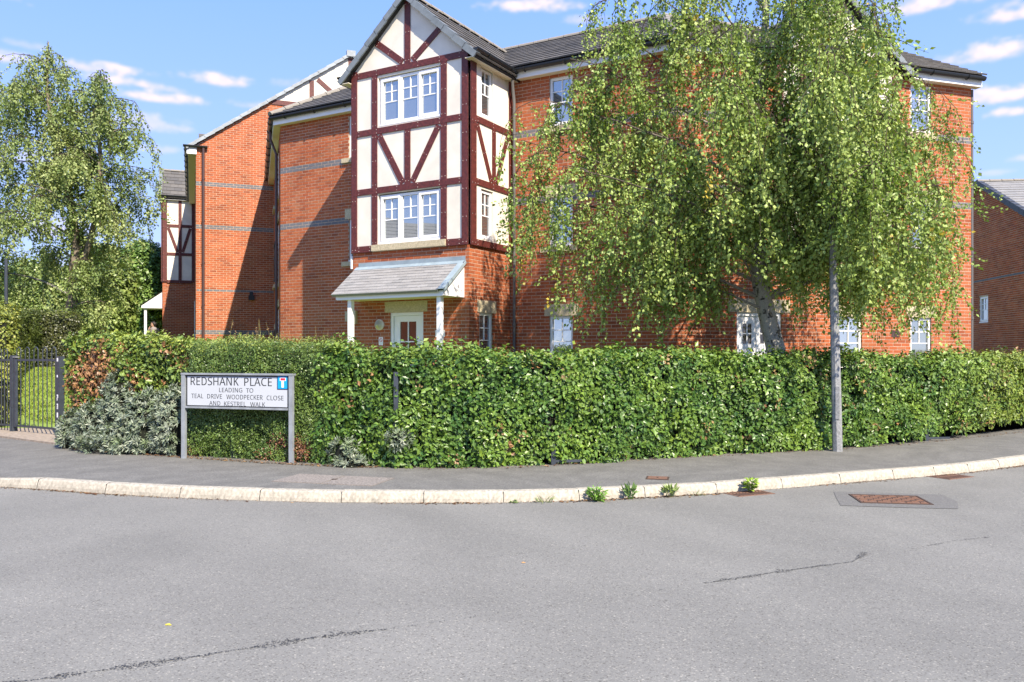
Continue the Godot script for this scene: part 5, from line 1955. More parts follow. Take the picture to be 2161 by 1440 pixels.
func make_gate():
	var GL = Vector2(-9.56, 15.95); var GR = Vector2(-8.2, 15.12)
	var x = face(GL, GR)
	var L = GL.distance_to(GR)
	var t = thing("garden_gate", "dark blue grey steel gate with hooped bar tops, shut across the lawn path", "gate", w3(GL, 0.15))
	var b := MB.new()
	b.box(x, 0.10, 0.17, 0.24, 1.56, -0.02, 0.03)
	obj("stile", b, mats.railing, t)
	b = MB.new()
	b.box(x, L - 0.1, L - 0.04, 0.22, 1.54, -0.02, 0.03)
	obj("stile", b, mats.railing, t)
	for v in [0.24, 1.49]:
		b = MB.new()
		b.box(x, 0.171, L - 0.101, v, v + 0.04, -0.004, 0.008)
		obj("rail", b, mats.railing, t)
	var n = 9
	var s = (L - 0.271) / n
	for k in 5:
		bow(t, x, 0.171 + s * (k * 2 - 0.5) + s * 0.5, s * 0.95, 0.26, 1.68, 0.002)
	b = MB.new()
	b.box(x, 0.08, 0.2, 1.555, 1.575, -0.03, 0.04)
	obj("latch", b, mats.steel, t)
	b = MB.new()
	b.tube([x * Vector3(L * 0.02, 0.62, 0.05), x * Vector3(L * 0.02, 0.05, 0.05)], [0.012, 0.012], 6)
	obj("drop_bolt", b, mats.railing, t)
	var gp = thing("gate_post", "square dark steel post on the latch side of the garden gate", "gate post", w3(GL, 0.1), "posts of the garden gate")
	b = MB.new()
	b.box(x, -0.005, 0.09, 0.1, 1.6, -0.05, 0.045)
	obj("post", b, mats.railing, gp)
	var g2 = thing("gate_post", "chipped dark steel post between the garden gate and the browning hedge", "gate post", w3(GR, 0.1), "posts of the garden gate")
	b = MB.new()
	b.box(x, L - 0.02, L + 0.07, 0.05, 1.58, -0.05, 0.045)
	obj("post", b, mats.railing, g2)
	b = MB.new()
	for k in 9:
		var v = rf(0.25, 1.5)
		b.box(x, L - 0.015, L - 0.015 + rf(0.02, 0.05), v, v + rf(0.03, 0.1), 0.0452, 0.0458)
	obj("bare_patch", b, mats.upvc, g2)
	# railing on from the gate
	var R0 = Vector2(-13.6, 18.55)
	var xr = face(R0, GL)
	var Lr = R0.distance_to(GL)
	var r = thing("bow_top_railing", "dark steel bow topped railing in front of the yellow green hedge", "railing", w3(GL - Vector2(1, -0.7), 0.15))
	for v in [0.24, 1.49]:
		b = MB.new()
		b.box(xr, 0, Lr - 0.01, v, v + 0.035, -0.005, 0.007)
		obj("rail", b, mats.railing, r)
	var u = Lr - 0.28
	while u > 0.2:
		bow(r, xr, u, 0.115, 0.25, 1.66, 0.001)
		u -= 0.23
	# posts of the old railing that the hedges have swallowed
	var where = [[Vector2(-4.03, 12.06), 0.85, "dark fence post under the street sign panel, half buried in the hedge"], [Vector2(-1.53, 11.02), 1.38, "dark fence post showing through the hedge just past the street sign"], [Vector2(0.56, 11.27), 0.4, "short dark stump of fence post at the foot of the long hedge"], [Vector2(7.15, 14.4), 0.5, "dark fence post deep in the hedge beyond the lamp post"]]
	for w in where:
		var fp = thing("fence_post", w[2], "fence post", w3(w[0], 0.1), "fence posts inside the hedge")
		b = MB.new()
		b.box(Transform3D(Basis(), w3(w[0], 0)), -0.03, 0.03, 0.08, w[1], -0.03, 0.03)
		obj("post", b, mats.railing, fp)
		b = MB.new()
		b.box(Transform3D(Basis(Vector3.UP, 0.15), w3(w[0], 0)), 0.031, 0.45, 0.15, 0.185, -0.006, 0.006)
		obj("rail", b, mats.railing, fp)
	# swan neck lamp far behind the lawn hedges
	var sw = thing("garden_lamp", "thin dark swan neck lamp post among the far hedges", "lamp post", Vector3(-15.2, 1.2, -30))
	b = MB.new()
	b.tube([Vector3(-15.2, 1.0, -30), Vector3(-15.2, 2.75, -30), Vector3(-15.24, 2.92, -30), Vector3(-15.45, 3.06, -30), Vector3(-15.56, 3.2, -30), Vector3(-15.58, 3.5, -30)], [0.055, 0.055, 0.05, 0.045, 0.045, 0.045], 8)
	obj("neck", b, mats.railing, sw)
	b = MB.new()
	b.tube([Vector3(-15.58, 3.5, -30), Vector3(-15.58, 3.6, -30), Vector3(-15.58, 3.72, -30)], [0.09, 0.11, 0.04], 10)
	obj("lantern", b, mats.pipe_grey, sw)
	var fl = thing("garden_lamp", "straight dark lamp column beside the birch trunk, above the yellow green hedge", "lamp post", Vector3(-13.1, 1.0, -21.6))
	b = MB.new()
	b.tube([Vector3(-13.1, 0.9, -21.6), Vector3(-13.1, 4.1, -21.6)], [0.05, 0.04], 8)
	obj("column", b, mats.railing, fl)
	# a roof ridge far behind the garden
	var hs = thing("bungalow", "low brown roofed house far off behind the garden hedges", "house", Vector3(-36, 1, -72))
	b = MB.new()
	b.box(Transform3D(Basis(), Vector3(-36.5, 0, -72)), -5, 5, 0.5, 3.6, -5, 5)
	obj("wall", b, brick_mats[4], hs)
	b = MB.new()
	var q = [Vector3(-41.8, 3.5, -66.6), Vector3(-31.2, 3.5, -66.6), Vector3(-33.5, 5.3, -72), Vector3(-39.5, 5.3, -72), Vector3(-41.8, 3.5, -77.4), Vector3(-31.2, 3.5, -77.4)]
	b.quad(q[0], q[1], q[2], q[3]); b.quad(q[5], q[4], q[3], q[2]); b.tri(q[4], q[0], q[3], Vector3(-1, 1, 0).normalized()); b.tri(q[1], q[5], q[2], Vector3(1, 1, 0).normalized())
	obj("roof", b, mats.stone, hs)

# ---------------------------------------------------------------- hedges and shrubs
var shades = [Color(1, 1, 1), Color(0.82, 0.86, 0.8), Color(1.22, 1.16, 1.05), Color(0.65, 0.7, 0.66), Color(1.05, 0.95, 0.8)]

func make_hedges():
	var f := FastNoiseLite.new()
	f.seed = 77
	f.frequency = 1.1
	var g := FastNoiseLite.new()
	g.seed = 78
	g.frequency = 2.6
	var beech = []
	for k in 6: beech.append(leaf_patch(13, 0.19, 0.05, 0.064, 0.045, shades))
	var fine = []
	for k in 5: fine.append(leaf_patch(34, 0.17, 0.045, 0.030, 0.015, shades, 0.2, false))
	var mid = []
	for k in 4: mid.append(leaf_patch(14, 0.2, 0.06, 0.055, 0.036, shades, 0.6, false))
	# long hornbeam hedge
	var green = func(p, side):
		var t = clampf(0.45 + f.get_noise_3dv(p) * 0.9 + rf(-0.35, 0.35), 0, 1)
		var c = Color(0.055, 0.135, 0.024).lerp(Color(0.19, 0.305, 0.045), t)
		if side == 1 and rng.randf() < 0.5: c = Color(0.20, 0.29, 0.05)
		var right = smoothstep(7.0, 10.0, p.x)
		c = c.lerp(Color(0.30, 0.34, 0.05), right * rf(0.1, 0.75))
		if g.get_noise_3dv(p) > 0.46 and rng.randf() < 0.4: c = Color(0.30, 0.165, 0.075)
		elif rng.randf() < 0.012: c = Color(0.36, 0.24, 0.1)
		var q = rf(0.8, 1.15)
		return Color(c.r * q, c.g * q, c.b * q)
	var hl = []
	for p in hedge_line.slice(3):
		hl.append([p + Vector2(0, 0.05), 1.585 - 0.06 * smoothstep(1.0, 5.0, p.x)])
	hl[0][0] = Vector2(-2.62, 11.38)
	hl[0][1] = 1.64
	hedge("hornbeam_hedge", "long clipped green hornbeam hedge along the pavement from the street sign past the lamp post", "hedge", "", hl, 1.0, beech, green, 240, {bump = 0.15, hole = 0.28, shoots = 0.16})
	# fine leaved hedge behind the sign
	var yew = func(p, side):
		var t = clampf(0.4 + f.get_noise_3dv(p * 1.5) * 0.8 + rf(-0.3, 0.3), 0, 1)
		var c = Color(0.085, 0.15, 0.03).lerp(Color(0.19, 0.275, 0.055), t)
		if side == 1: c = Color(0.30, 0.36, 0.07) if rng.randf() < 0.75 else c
		if p.y < 0.45 and g.get_noise_3dv(p * 0.7) > 0.2 and rng.randf() < 0.6: c = Color(0.24, 0.10, 0.05)
		var q = rf(0.85, 1.15)
		return Color(c.r * q, c.g * q, c.b * q)
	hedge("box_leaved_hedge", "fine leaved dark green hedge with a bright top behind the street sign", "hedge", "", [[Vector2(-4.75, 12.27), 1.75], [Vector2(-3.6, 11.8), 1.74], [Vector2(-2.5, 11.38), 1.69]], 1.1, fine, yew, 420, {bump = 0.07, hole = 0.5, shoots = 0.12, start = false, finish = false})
	# browning hedge by the gate
	var brown = func(p, side):
		var t = clampf(0.5 + f.get_noise_3dv(p) + rf(-0.3, 0.3), 0, 1)
		var c = Color(0.09, 0.165, 0.03).lerp(Color(0.24, 0.32, 0.06), t)
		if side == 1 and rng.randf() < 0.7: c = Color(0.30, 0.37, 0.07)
		var d = Vector2(p.x + 6.55, (p.y - 1.35) * 1.1)
		if side != 1 and rng.randf() < 0.85 * smoothstep(0.75, 0.2, d.length() + g.get_noise_3dv(p) * 0.5): c = Color(0.44, 0.225, 0.105)
		elif side != 1 and rng.randf() < 0.12: c = Color(0.36, 0.19, 0.085)
		var q = rf(0.8, 1.2)
		return Color(c.r * q, c.g * q, c.b * q)
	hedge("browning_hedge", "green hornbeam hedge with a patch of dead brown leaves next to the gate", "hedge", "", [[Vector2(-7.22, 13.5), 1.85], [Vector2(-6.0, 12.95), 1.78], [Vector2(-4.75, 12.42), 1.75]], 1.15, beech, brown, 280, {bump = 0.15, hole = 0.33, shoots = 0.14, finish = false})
	# yellow green hedge behind the railing, turning back along the lawn
	var lime = func(p, side):
		var t = clampf(0.5 + f.get_noise_3dv(p * 0.8) * 0.9 + rf(-0.3, 0.3), 0, 1)
		var c = Color(0.16, 0.22, 0.035).lerp(Color(0.40, 0.40, 0.07), t)
		return c
	hedge("lime_hedge", "tall yellow green clipped hedge behind the railing beside the gate", "hedge", "", [[Vector2(-15.5, 20.6), 2.7], [Vector2(-12.4, 18.45), 2.68], [Vector2(-10.9, 17.4), 2.6]], 0.6, mid, lime, 230, {bump = 0.16, hole = 0.42, finish = false, shoots = 0.1})
	var dark = func(p, side):
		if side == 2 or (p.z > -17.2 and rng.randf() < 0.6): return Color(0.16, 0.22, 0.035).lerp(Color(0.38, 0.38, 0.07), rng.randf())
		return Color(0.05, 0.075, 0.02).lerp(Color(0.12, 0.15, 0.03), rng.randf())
	hedge("dark_hedge", "dark green hedge running back from the railing along the lawn", "hedge", "", [[Vector2(-10.05, 16.85), 2.4], [Vector2(-11.7, 19.6), 2.55], [Vector2(-12.6, 21.3), 2.65], [Vector2(-12.9, 22.8), 2.75]], 1.0, mid, dark, 190, {bump = 0.12, hole = 0.45})
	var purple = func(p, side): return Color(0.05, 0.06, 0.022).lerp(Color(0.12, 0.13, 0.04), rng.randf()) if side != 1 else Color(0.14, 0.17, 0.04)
	hedge("shady_hedge", "short very dark hedge across the far end of the lawn", "hedge", "", [[Vector2(-13.2, 22.6), 2.78], [Vector2(-12.7, 22.8), 2.76], [Vector2(-12.1, 23.1), 2.7]], 0.8, mid, purple, 150, {bump = 0.16, hole = 0.4})
	var farg = func(p, side):
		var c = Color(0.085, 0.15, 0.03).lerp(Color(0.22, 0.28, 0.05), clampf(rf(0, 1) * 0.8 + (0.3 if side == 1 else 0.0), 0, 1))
		return c
	hedge("lawn_end_hedge", "clipped hedge closing the far end of the lawn", "hedge", "", [[Vector2(-15.4, 25.2), 2.85], [Vector2(-14.0, 25.5), 2.8], [Vector2(-12.85, 25.8), 2.7]], 1.2, mid, farg, 110, {bump = 0.18, hole = 0.5, shoots = 0.2})
	bush("dead_shrub", "small reddish brown dead shrub on the far lawn hedge", "shrub", "", Vector3(-13.05, 2.5, -26.2), Vector3(0.22, 0.35, 0.22), mid, 50, func(p): return Color(0.17, 0.06, 0.045))
	bush("round_shrub", "rounded clipped green shrub before the far porch", "shrub", "", Vector3(-14.5, 1.85, -30.0), Vector3(0.42, 0.95, 0.45), mid, 260, func(p): return Color(0.11, 0.17, 0.03).lerp(Color(0.2, 0.26, 0.05), rng.randf()))
	# silver shrub
	var silver = []
	var grey = [Color(1, 1, 1), Color(0.8, 0.84, 0.8), Color(1.2, 1.2, 1.15), Color(0.6, 0.66, 0.58)]
	for k in 5: silver.append(rosette(13, 0.075, 0.021, grey))
	var st = thing("silver_shrub", "grey leaved shrub spreading low in front of the browning hedge", "shrub", Vector3(-6.0, 0.12, -12.8))
	silver_mound(st, silver, [[Vector3(-7.05, 0.26, -13.4), Vector3(0.24, 0.45, 0.24)], [Vector3(-6.5, 0.35, -13.12), Vector3(0.42, 0.5, 0.3)], [Vector3(-6.05, 0.62, -12.92), Vector3(0.34, 0.74, 0.27)], [Vector3(-5.5, 0.42, -12.65), Vector3(0.45, 0.62, 0.3)], [Vector3(-5.05, 0.5, -12.42), Vector3(0.3, 0.6, 0.24)], [Vector3(-5.75, 0.25, -12.72), Vector3(0.8, 0.34, 0.34)]], 470)
	st = thing("silver_shrub", "small grey leaved shrub at the hedge foot just past the street sign", "shrub", Vector3(-2.25, 0.12, -11.2))
	silver_mound(st, silver, [[Vector3(-2.25, 0.2, -11.18), Vector3(0.22, 0.28, 0.16)], [Vector3(-2.1, 0.1, -11.1), Vector3(0.28, 0.15, 0.16)]], 420)
	st = thing("silver_shrub", "grey leafy sprig poking out of the hedge by the fence post", "shrub", Vector3(-1.5, 0.45, -11.0))
	silver_mound(st, silver, [[Vector3(-1.48, 0.5, -10.95), Vector3(0.15, 0.12, 0.1)]], 500)

func silver_mound(t, kinds, lobes, per):
	var sets = []
	for k in kinds.size(): sets.append([[], []])
	var core := MB.new()
	for L in lobes:
		var n = int(per * (L[1].x * L[1].y + L[1].x * L[1].z) * 3.0)
		for k in n:
			var d = unit()
			var p = L[0] + d * L[1] * rf(0.82, 1.06)
			if p.y < 0.16: continue
			if d.z < -0.45: continue
			var look = (d + Vector3(0, 0.35, 0.1) + unit() * 0.4).normalized()
			var rt = Vector3.UP.cross(look).normalized()
			var b = Basis(rt, look.cross(rt), look) * Basis(Vector3(0, 0, 1), rf(0, TAU))
			var s = rng.randi() % kinds.size()
			sets[s][0].append(Transform3D(b.scaled(Vector3.ONE * rf(0.7, 1.2)), p))
			var c = Color(0.18, 0.23, 0.15).lerp(Color(0.33, 0.365, 0.285), rng.randf())
			if rng.randf() < 0.12: c = Color(0.20, 0.26, 0.14)
			sets[s][1].append(c)
		var pts = []
		var rr = []
		for j in 7:
			var a = -PI / 2 + PI * j / 6.0
			pts.append(L[0] + Vector3(0, sin(a) * L[1].y * 0.8, 0)); rr.append(maxf(0.005, cos(a) * minf(L[1].x, L[1].z) * 0.85))
		core = MB.new()
		core.tube(pts, rr, 10, null, false)
		obj("twig_core", core, mats.core, t)
	for s in kinds.size(): inst("foliage", kinds[s], mats.leaf, sets[s][0], sets[s][1], t)

func bush(called, label, category, group, at: Vector3, size: Vector3, kinds, n, tint: Callable):
	var t = thing(called, label, category, at - Vector3(0, size.y, 0), group)
	var sets = []
	for k in kinds.size(): sets.append([[], []])
	for k in n:
		var d = unit()
		var p = at + d * size * rf(0.75, 1.08)
		var look = (d + unit() * 0.5).normalized()
		var rt = Vector3.UP.cross(look).normalized()
		var s = rng.randi() % kinds.size()
		sets[s][0].append(Transform3D(Basis(rt, look.cross(rt), look).scaled(Vector3.ONE * rf(0.8, 1.3)), p))
		sets[s][1].append((tint as Callable).call(p))
	var core := MB.new()
	var pts = []
	var rr = []
	for j in 7:
		var a = -PI / 2 + PI * j / 6.0
		pts.append(at + Vector3(0, sin(a) * size.y * 0.8, 0)); rr.append(maxf(0.005, cos(a) * minf(size.x, size.z) * 0.8))
	core.tube(pts, rr, 10, null, false)
	obj("twig_core", core, mats.core, t)
	for s in kinds.size(): inst("foliage", kinds[s], mats.leaf, sets[s][0], sets[s][1], t)
	return t

# ---------------------------------------------------------------- trees
func trunk_mesh(pts, radii, sides, white, sd):
	var p = []
	var r = []
	var n = pts.size()
	for i in n - 1:
		var a = pts[maxi(i - 1, 0)]; var b = pts[i]; var c = pts[i + 1]; var d = pts[mini(i + 2, n - 1)]
		var m = maxi(2, int(b.distance_to(c) / 0.03))
		for k in m:
			var t = float(k) / m
			p.append(b.cubic_interpolate(c, a, d, t)); r.append(lerpf(radii[i], radii[i + 1], t) * (1.0 + rf(-0.012, 0.012)))
	p.append(pts[n - 1]); r.append(radii[n - 1])
	var mb := MB.new()
	mb.tube(p, r, sides, bark_cols(p, r, sides, white, pts[0].y, sd))
	return mb

func limb_cols(pts, white):
	var o = []
	for i in pts.size():
		var t = float(i) / (pts.size() - 1)
		o.append(white.lerp(Color(0.10, 0.07, 0.055), smoothstep(0.1, 0.6, t) * 0.9))
	return o

func make_main_birch():
	var base = Vector3(4.66, 0.15, -14.6)
	var t = thing("birch_tree", "large weeping silver birch spreading its crown in front of the apartment block wing", "tree", base)
	var stem = [base + Vector3(0.06, -0.1, 0), base + Vector3(0.04, 0.5, 0), base + Vector3(-0.03, 1.45, 0), base + Vector3(-0.17, 2.05, 0), base + Vector3(-0.34, 2.85, 0.02), base + Vector3(-0.36, 3.6, 0.05), base + Vector3(-0.28, 4.6, 0), base + Vector3(-0.38, 5.8, -0.03), base + Vector3(-0.22, 7.2, 0), base + Vector3(-0.3, 8.8, 0.05), base + Vector3(-0.2, 10.2, 0)]
	var rad = [0.235, 0.20, 0.165, 0.15, 0.14, 0.125, 0.108, 0.088, 0.062, 0.035, 0.01]
	obj("trunk", trunk_mesh(stem, rad, 40, Color(0.56, 0.53, 0.46), 4), mats.bark, t)
	var kinds = []
	var tints = [Color(1, 1, 1), Color(0.8, 0.85, 0.78), Color(1.2, 1.15, 1.1), Color(0.7, 0.76, 0.68), Color(1.3, 1.25, 1.25)]
	for k in 8: kinds.append(birch_twig(22, 0.056, tints))
	var sets = []
	for k in 8: sets.append([[], []])
	var f := FastNoiseLite.new()
	f.seed = 91
	f.frequency = 0.55
	var tint = func(p):
		var v = clampf(0.5 + f.get_noise_3dv(p) * 0.8 + rf(-0.3, 0.3), 0, 1)
		var c = Color(0.21, 0.315, 0.06).lerp(Color(0.47, 0.57, 0.165), v)
		if rng.randf() < 0.012: c = Color(0.5, 0.38, 0.05)
		return c
	# how low the strands weep: [across from the trunk, height]
	var hem = [[-9.0, 1.8], [-4.5, 1.8], [-3.2, 1.85], [-2.6, 2.3], [-2.0, 2.1], [-1.35, 2.35], [-1.05, 3.25], [0.1, 3.3], [0.4, 2.3], [1.3, 2.3], [2.4, 2.3], [2.8, 1.75], [3.2, 1.9], [3.5, 2.7], [9.0, 2.9]]
	var low = func(p):
		var dx = p.x - 4.3
		for i in hem.size() - 1:
			if dx <= hem[i + 1][0]:
				return lerpf(hem[i][1], hem[i + 1][1], (dx - hem[i][0]) / (hem[i + 1][0] - hem[i][0])) + maxf(0.0, f.get_noise_3dv(p * 2.2) * 1.3 + 0.1) + 0.3 * rng.randf()
		return 3.0
	var at = func(h):
		for i in stem.size() - 1:
			if h <= stem[i + 1].y - base.y: return stem[i].lerp(stem[i + 1], (h + base.y - stem[i].y) / (stem[i + 1].y - stem[i].y))
		return stem[-1]
	# [where it leaves the trunk, its end: across, height, towards the viewer]
	var ends = [[3.6, -4.1, 5.3, 0.3], [3.0, -4.25, 4.5, -0.4], [4.2, -3.8, 6.0, 0.5], [5.0, -3.3, 6.7, 0.2], [5.6, -2.7, 7.4, -0.3], [6.2, -2.1, 8.0, 0.3], [3.2, -3.3, 4.7, 1.3], [2.4, -3.6, 3.8, -0.1], [2.7, -2.7, 3.9, 1.0], [2.45, -2.5, 3.3, 0.2], [2.2, -2.1, 3.0, 0.5],
		[2.4, 3.55, 3.6, 0.0], [2.8, 3.15, 4.6, 0.3], [3.6, 3.15, 5.7, -0.2], [4.4, 2.8, 6.7, 0.2], [5.4, 2.3, 7.6, 0.0], [2.4, 2.8, 3.9, 1.1], [3.4, 2.4, 5.3, 1.4], [2.6, 2.5, 3.4, 0.8], [2.5, 3.2, 3.2, -0.4],
		[2.6, -0.9, 4.2, 1.7], [3.0, 0.9, 4.6, 1.8], [3.9, -0.4, 5.6, 1.7], [4.6, 1.0, 6.4, 1.4], [5.2, -1.2, 6.9, 1.3], [5.9, 0.3, 7.7, 1.2], [3.3, -1.9, 5.0, 1.6], [4.0, 1.8, 5.6, 1.2], [3.0, 1.5, 3.9, 1.6], [3.0, -1.4, 3.9, 1.4],
		[3.4, -1.5, 5.2, -1.4], [3.8, 1.4, 5.5, -1.4], [5.0, 0.2, 7.0, -1.5], [4.2, -2.4, 6.2, -1.0], [4.6, 2.3, 6.4, -0.9], [2.7, 0.4, 4.3, -1.5],
		[3.2, 0.7, 5.0, 2.9], [3.6, 1.2, 5.6, 2.8], [2.9, 1.5, 4.0, 2.6], [4.2, 0.5, 6.2, 2.8], [4.9, 0.9, 6.9, 2.6], [5.6, 0.4, 7.6, 2.3], [3.4, 0.2, 5.4, 2.7], [2.8, 0.9, 4.4, 2.7], [3.8, -1.0, 5.9, 2.4], [4.4, -0.2, 6.3, 1.2], [5.4, 0.2, 7.2, 1.0], [3.6, 0.3, 5.2, 1.6], [6.6, -1.5, 8.7, 0.5], [6.8, 1.6, 8.5, 0.4], [7.4, -0.8, 9.3, -0.3], [7.6, 0.8, 9.4, 0.3], [8.3, -0.3, 10.0, 0.1], [8.8, 0.4, 10.4, -0.1], [6.4, 0.4, 8.4, 1.0]]
	var br := MB.new()
	for e in ends:
		var a = at.call(e[0])
		var end = Vector3(4.3 + e[1], e[2], -14.6 + e[3])
		var d = end - a
		var flat = Vector3(d.x, 0, d.z)
		var sag = maxf(0.35, 0.16 * flat.length())
		var pts = limb(a, flat.normalized(), flat.length(), d.y + sag, sag, 10)
		var r = 0.014 + 0.006 * flat.length()
		br.tube(pts, taper(10, r, 0.006), 7, limb_cols(pts, Color(0.42, 0.38, 0.32)), false)
		var airy = 0.5 if e[1] < -2.4 and e[2] < 5.6 else (0.62 if e[1] > 1.6 else 0.85)
		var n = int((3 + flat.length() * 2.1) * airy)
		weep(br, pts, 0.25, n, 0.4, 1.9, low, sets, tint, 0.12, 0.8, 1.3, 0.5)
		hang(pts, 0.35, 0.11, 0.8, 1.25, sets, tint)
		for k in int((2 + flat.length() * 0.9) * airy):
			var u = rf(0.25, 0.95)
			var i = mini(int(u * 9), 8)
			var p = pts[i].lerp(pts[i + 1], u * 9 - i)
			var sd = (flat.normalized() + Vector3(rf(-1, 1), 0, rf(-1, 1)) * 1.3)
			sd.y = 0
			var q = limb(p, sd.normalized(), rf(0.4, 1.1), rf(0.05, 0.45), rf(0.1, 0.5), 6)
			br.tube(q, taper(6, 0.012, 0.004), 5, limb_cols(q, Color(0.16, 0.12, 0.1)), false)
			weep(br, q, 0.2, 3, 0.3, 1.3, low, sets, tint, 0.12, 0.8, 1.25, 0.35)
			hang(q, 0.25, 0.08, 0.8, 1.25, sets, tint)
	hang(stem, 0.6, 0.05, 0.8, 1.2, sets, tint)
	obj("branches", br, mats.bark, t)
	for k in 8: inst("foliage", kinds[k], mats.birch_leaf, sets[k][0], sets[k][1], t)

func make_rear_trees():
	var kinds = []
	var tints = [Color(1, 1, 1), Color(0.8, 0.85, 0.78), Color(1.2, 1.15, 1.1), Color(0.6, 0.68, 0.62), Color(1.35, 1.3, 1.3)]
	for k in 6: kinds.append(birch_twig(22, 0.066, tints, 0.55))
	var f := FastNoiseLite.new()
	f.seed = 17
	f.frequency = 0.5
	var tint = func(p):
		var v = clampf(0.45 + f.get_noise_3dv(p) * 0.8 + rf(-0.3, 0.3), 0, 1)
		return Color(0.19, 0.27, 0.075).lerp(Color(0.44, 0.50, 0.19), v)
	var spec = [["tall silver birch with two leaders rising behind the yellow green hedge", Vector3(-13.35, 1.0, -25.0), [[Vector3(0, 0, 0), Vector3(0.15, 2.2, 0), Vector3(0.3, 4.2, 0.1), Vector3(-0.1, 6.2, 0), Vector3(-0.5, 8.2, 0.1), Vector3(-0.55, 10.0, 0)], [Vector3(0.18, 2.6, 0), Vector3(0.85, 4.4, 0.1), Vector3(1.05, 6.2, 0.1), Vector3(0.95, 7.8, 0), Vector3(0.95, 9.0, 0)]], 31],
		["silver birch at the picture's edge with bare pale limbs, crown partly out of view", Vector3(-17.2, 1.0, -25.6), [[Vector3(0, 0, 0), Vector3(0.1, 2.5, 0), Vector3(0.5, 5.0, 0), Vector3(0.7, 7.6, 0), Vector3(0.9, 9.4, 0)]], 44]]
	for s in spec:
		var base = s[1]
		var t = thing("birch_tree", s[0], "tree", base)
		var tr := MB.new()
		var br := MB.new()
		var sets = []
		for k in 6: sets.append([[], []])
		var low = func(p): return (2.3 if p.x < base.x + 1.2 else 5.2) + f.get_noise_3dv(p) * 1.2
		var j = 0
		for L in s[2]:
			var pts = []
			var rad = []
			for k in L.size():
				pts.append(base + L[k]); rad.append(lerpf(0.19 if j == 0 else 0.11, 0.015, float(k) / (L.size() - 1)))
			var m = trunk_mesh(pts, rad, 12, Color(0.33, 0.27, 0.20), s[3] + j)
			tr.v.append_array(m.v); tr.n.append_array(m.n); tr.c.append_array(m.c)
			hang(pts, 0.55, 0.035, 0.9, 1.4, sets, tint)
			var n = 24 if j == 0 else 17
			for k in n:
				var u = lerpf(0.16 if j == 0 else 0.24, 0.97, (k + rf(0, 1)) / n)
				var i = mini(int(u * (pts.size() - 1)), pts.size() - 2)
				var a = pts[i].lerp(pts[i + 1], u * (pts.size() - 1) - i)
				var az = k * 2.4 + rf(-0.4, 0.4)
				var dir = Vector3(cos(az), 0, sin(az))
				var h = a.y - base.y
				var ln = (2.5 if h < 5.5 else lerpf(2.4, 0.5, (h - 5.5) / 4.2)) * rf(0.7, 1.1) * (1.0 if j == 0 else 0.72) * (0.6 if dir.x > 0.1 and h < 5.2 else 1.0)
				var q = limb(a, dir, ln, ln * 0.75, ln * 0.55, 8)
				br.tube(q, taper(8, 0.014 + ln * 0.012, 0.006), 6, limb_cols(q, Color(0.4, 0.37, 0.32)), false)
				weep(br, q, 0.15, int(3 + ln * 3.0), 0.3, 1.15, low, sets, tint, 0.14, 0.95, 1.4, 0.45)
				hang(q, 0.1, 0.05, 0.9, 1.3, sets, tint)
			j += 1
		obj("trunk", tr, mats.bark, t)
		obj("branches", br, mats.bark, t)
		for k in 6: inst("foliage", kinds[k], mats.birch_leaf, sets[k][0], sets[k][1], t)
	# broad leaved trees and shrubs beyond the lawn
	var big = []
	for k in 5: big.append(leaf_patch(16, 0.55, 0.2, 0.15, 0.11, shades, 0.5, false))
	var deep = func(p):
		var v = clampf(0.4 + f.get_noise_3dv(p * 1.2) * 0.8 + rf(-0.3, 0.3), 0, 1)
		return Color(0.09, 0.17, 0.035).lerp(Color(0.24, 0.36, 0.08), v)
	var pale = func(p):
		var v = clampf(0.5 + f.get_noise_3dv(p * 1.2) * 0.8 + rf(-0.3, 0.3), 0, 1)
		return Color(0.13, 0.20, 0.05).lerp(Color(0.32, 0.40, 0.11), v)
	broad_tree("broad_leaved_tree", "dense dark green broad leaved tree standing by the far porch", Vector3(-19.6, 1.0, -42), [[Vector3(0.2, 3.4, 0), Vector3(2.3, 2.3, 2)], [Vector3(-0.9, 4.6, 0.3), Vector3(1.5, 1.5, 1.4)], [Vector3(1.0, 4.9, -0.2), Vector3(1.3, 1.4, 1.3)], [Vector3(1.6, 2.2, 0.6), Vector3(1.6, 1.7, 1.4)], [Vector3(-1.6, 2.2, 0.6), Vector3(1.5, 1.8, 1.4)]], big, deep, 75)
	broad_tree("broad_leaved_tree", "smaller mid green tree between the birch and the dense tree", Vector3(-16.6, 1.0, -33.0), [[Vector3(0.4, 2.4, 0), Vector3(1.1, 1.2, 1.0)], [Vector3(-0.6, 3.2, 0.1), Vector3(0.9, 0.9, 0.8)], [Vector3(0.9, 3.4, 0), Vector3(0.7, 0.7, 0.7)]], big, pale, 70)
	broad_tree("broad_leaved_tree", "pale green tree low behind the birch trunk", Vector3(-22.0, 0.8, -40), [[Vector3(0, 2.6, 0), Vector3(2.0, 1.7, 1.6)], [Vector3(-2.2, 2.8, 0.2), Vector3(1.9, 1.9, 1.6)], [Vector3(-1.0, 4.2, 0), Vector3(1.4, 1.1, 1.2)], [Vector3(-4.4, 2.4, 0), Vector3(1.8, 2.0, 1.6)]], big, pale, 60)
	broad_tree("broad_leaved_tree", "far green tree closing the view beside the distant bungalow", Vector3(-24.5, 0.8, -56), [[Vector3(0, 2.6, 0), Vector3(2.2, 1.9, 2)], [Vector3(2.4, 3.6, 0.2), Vector3(2.0, 2.6, 1.8)], [Vector3(4.4, 3.0, 0), Vector3(2.0, 2.4, 1.6)]], big, deep, 50)

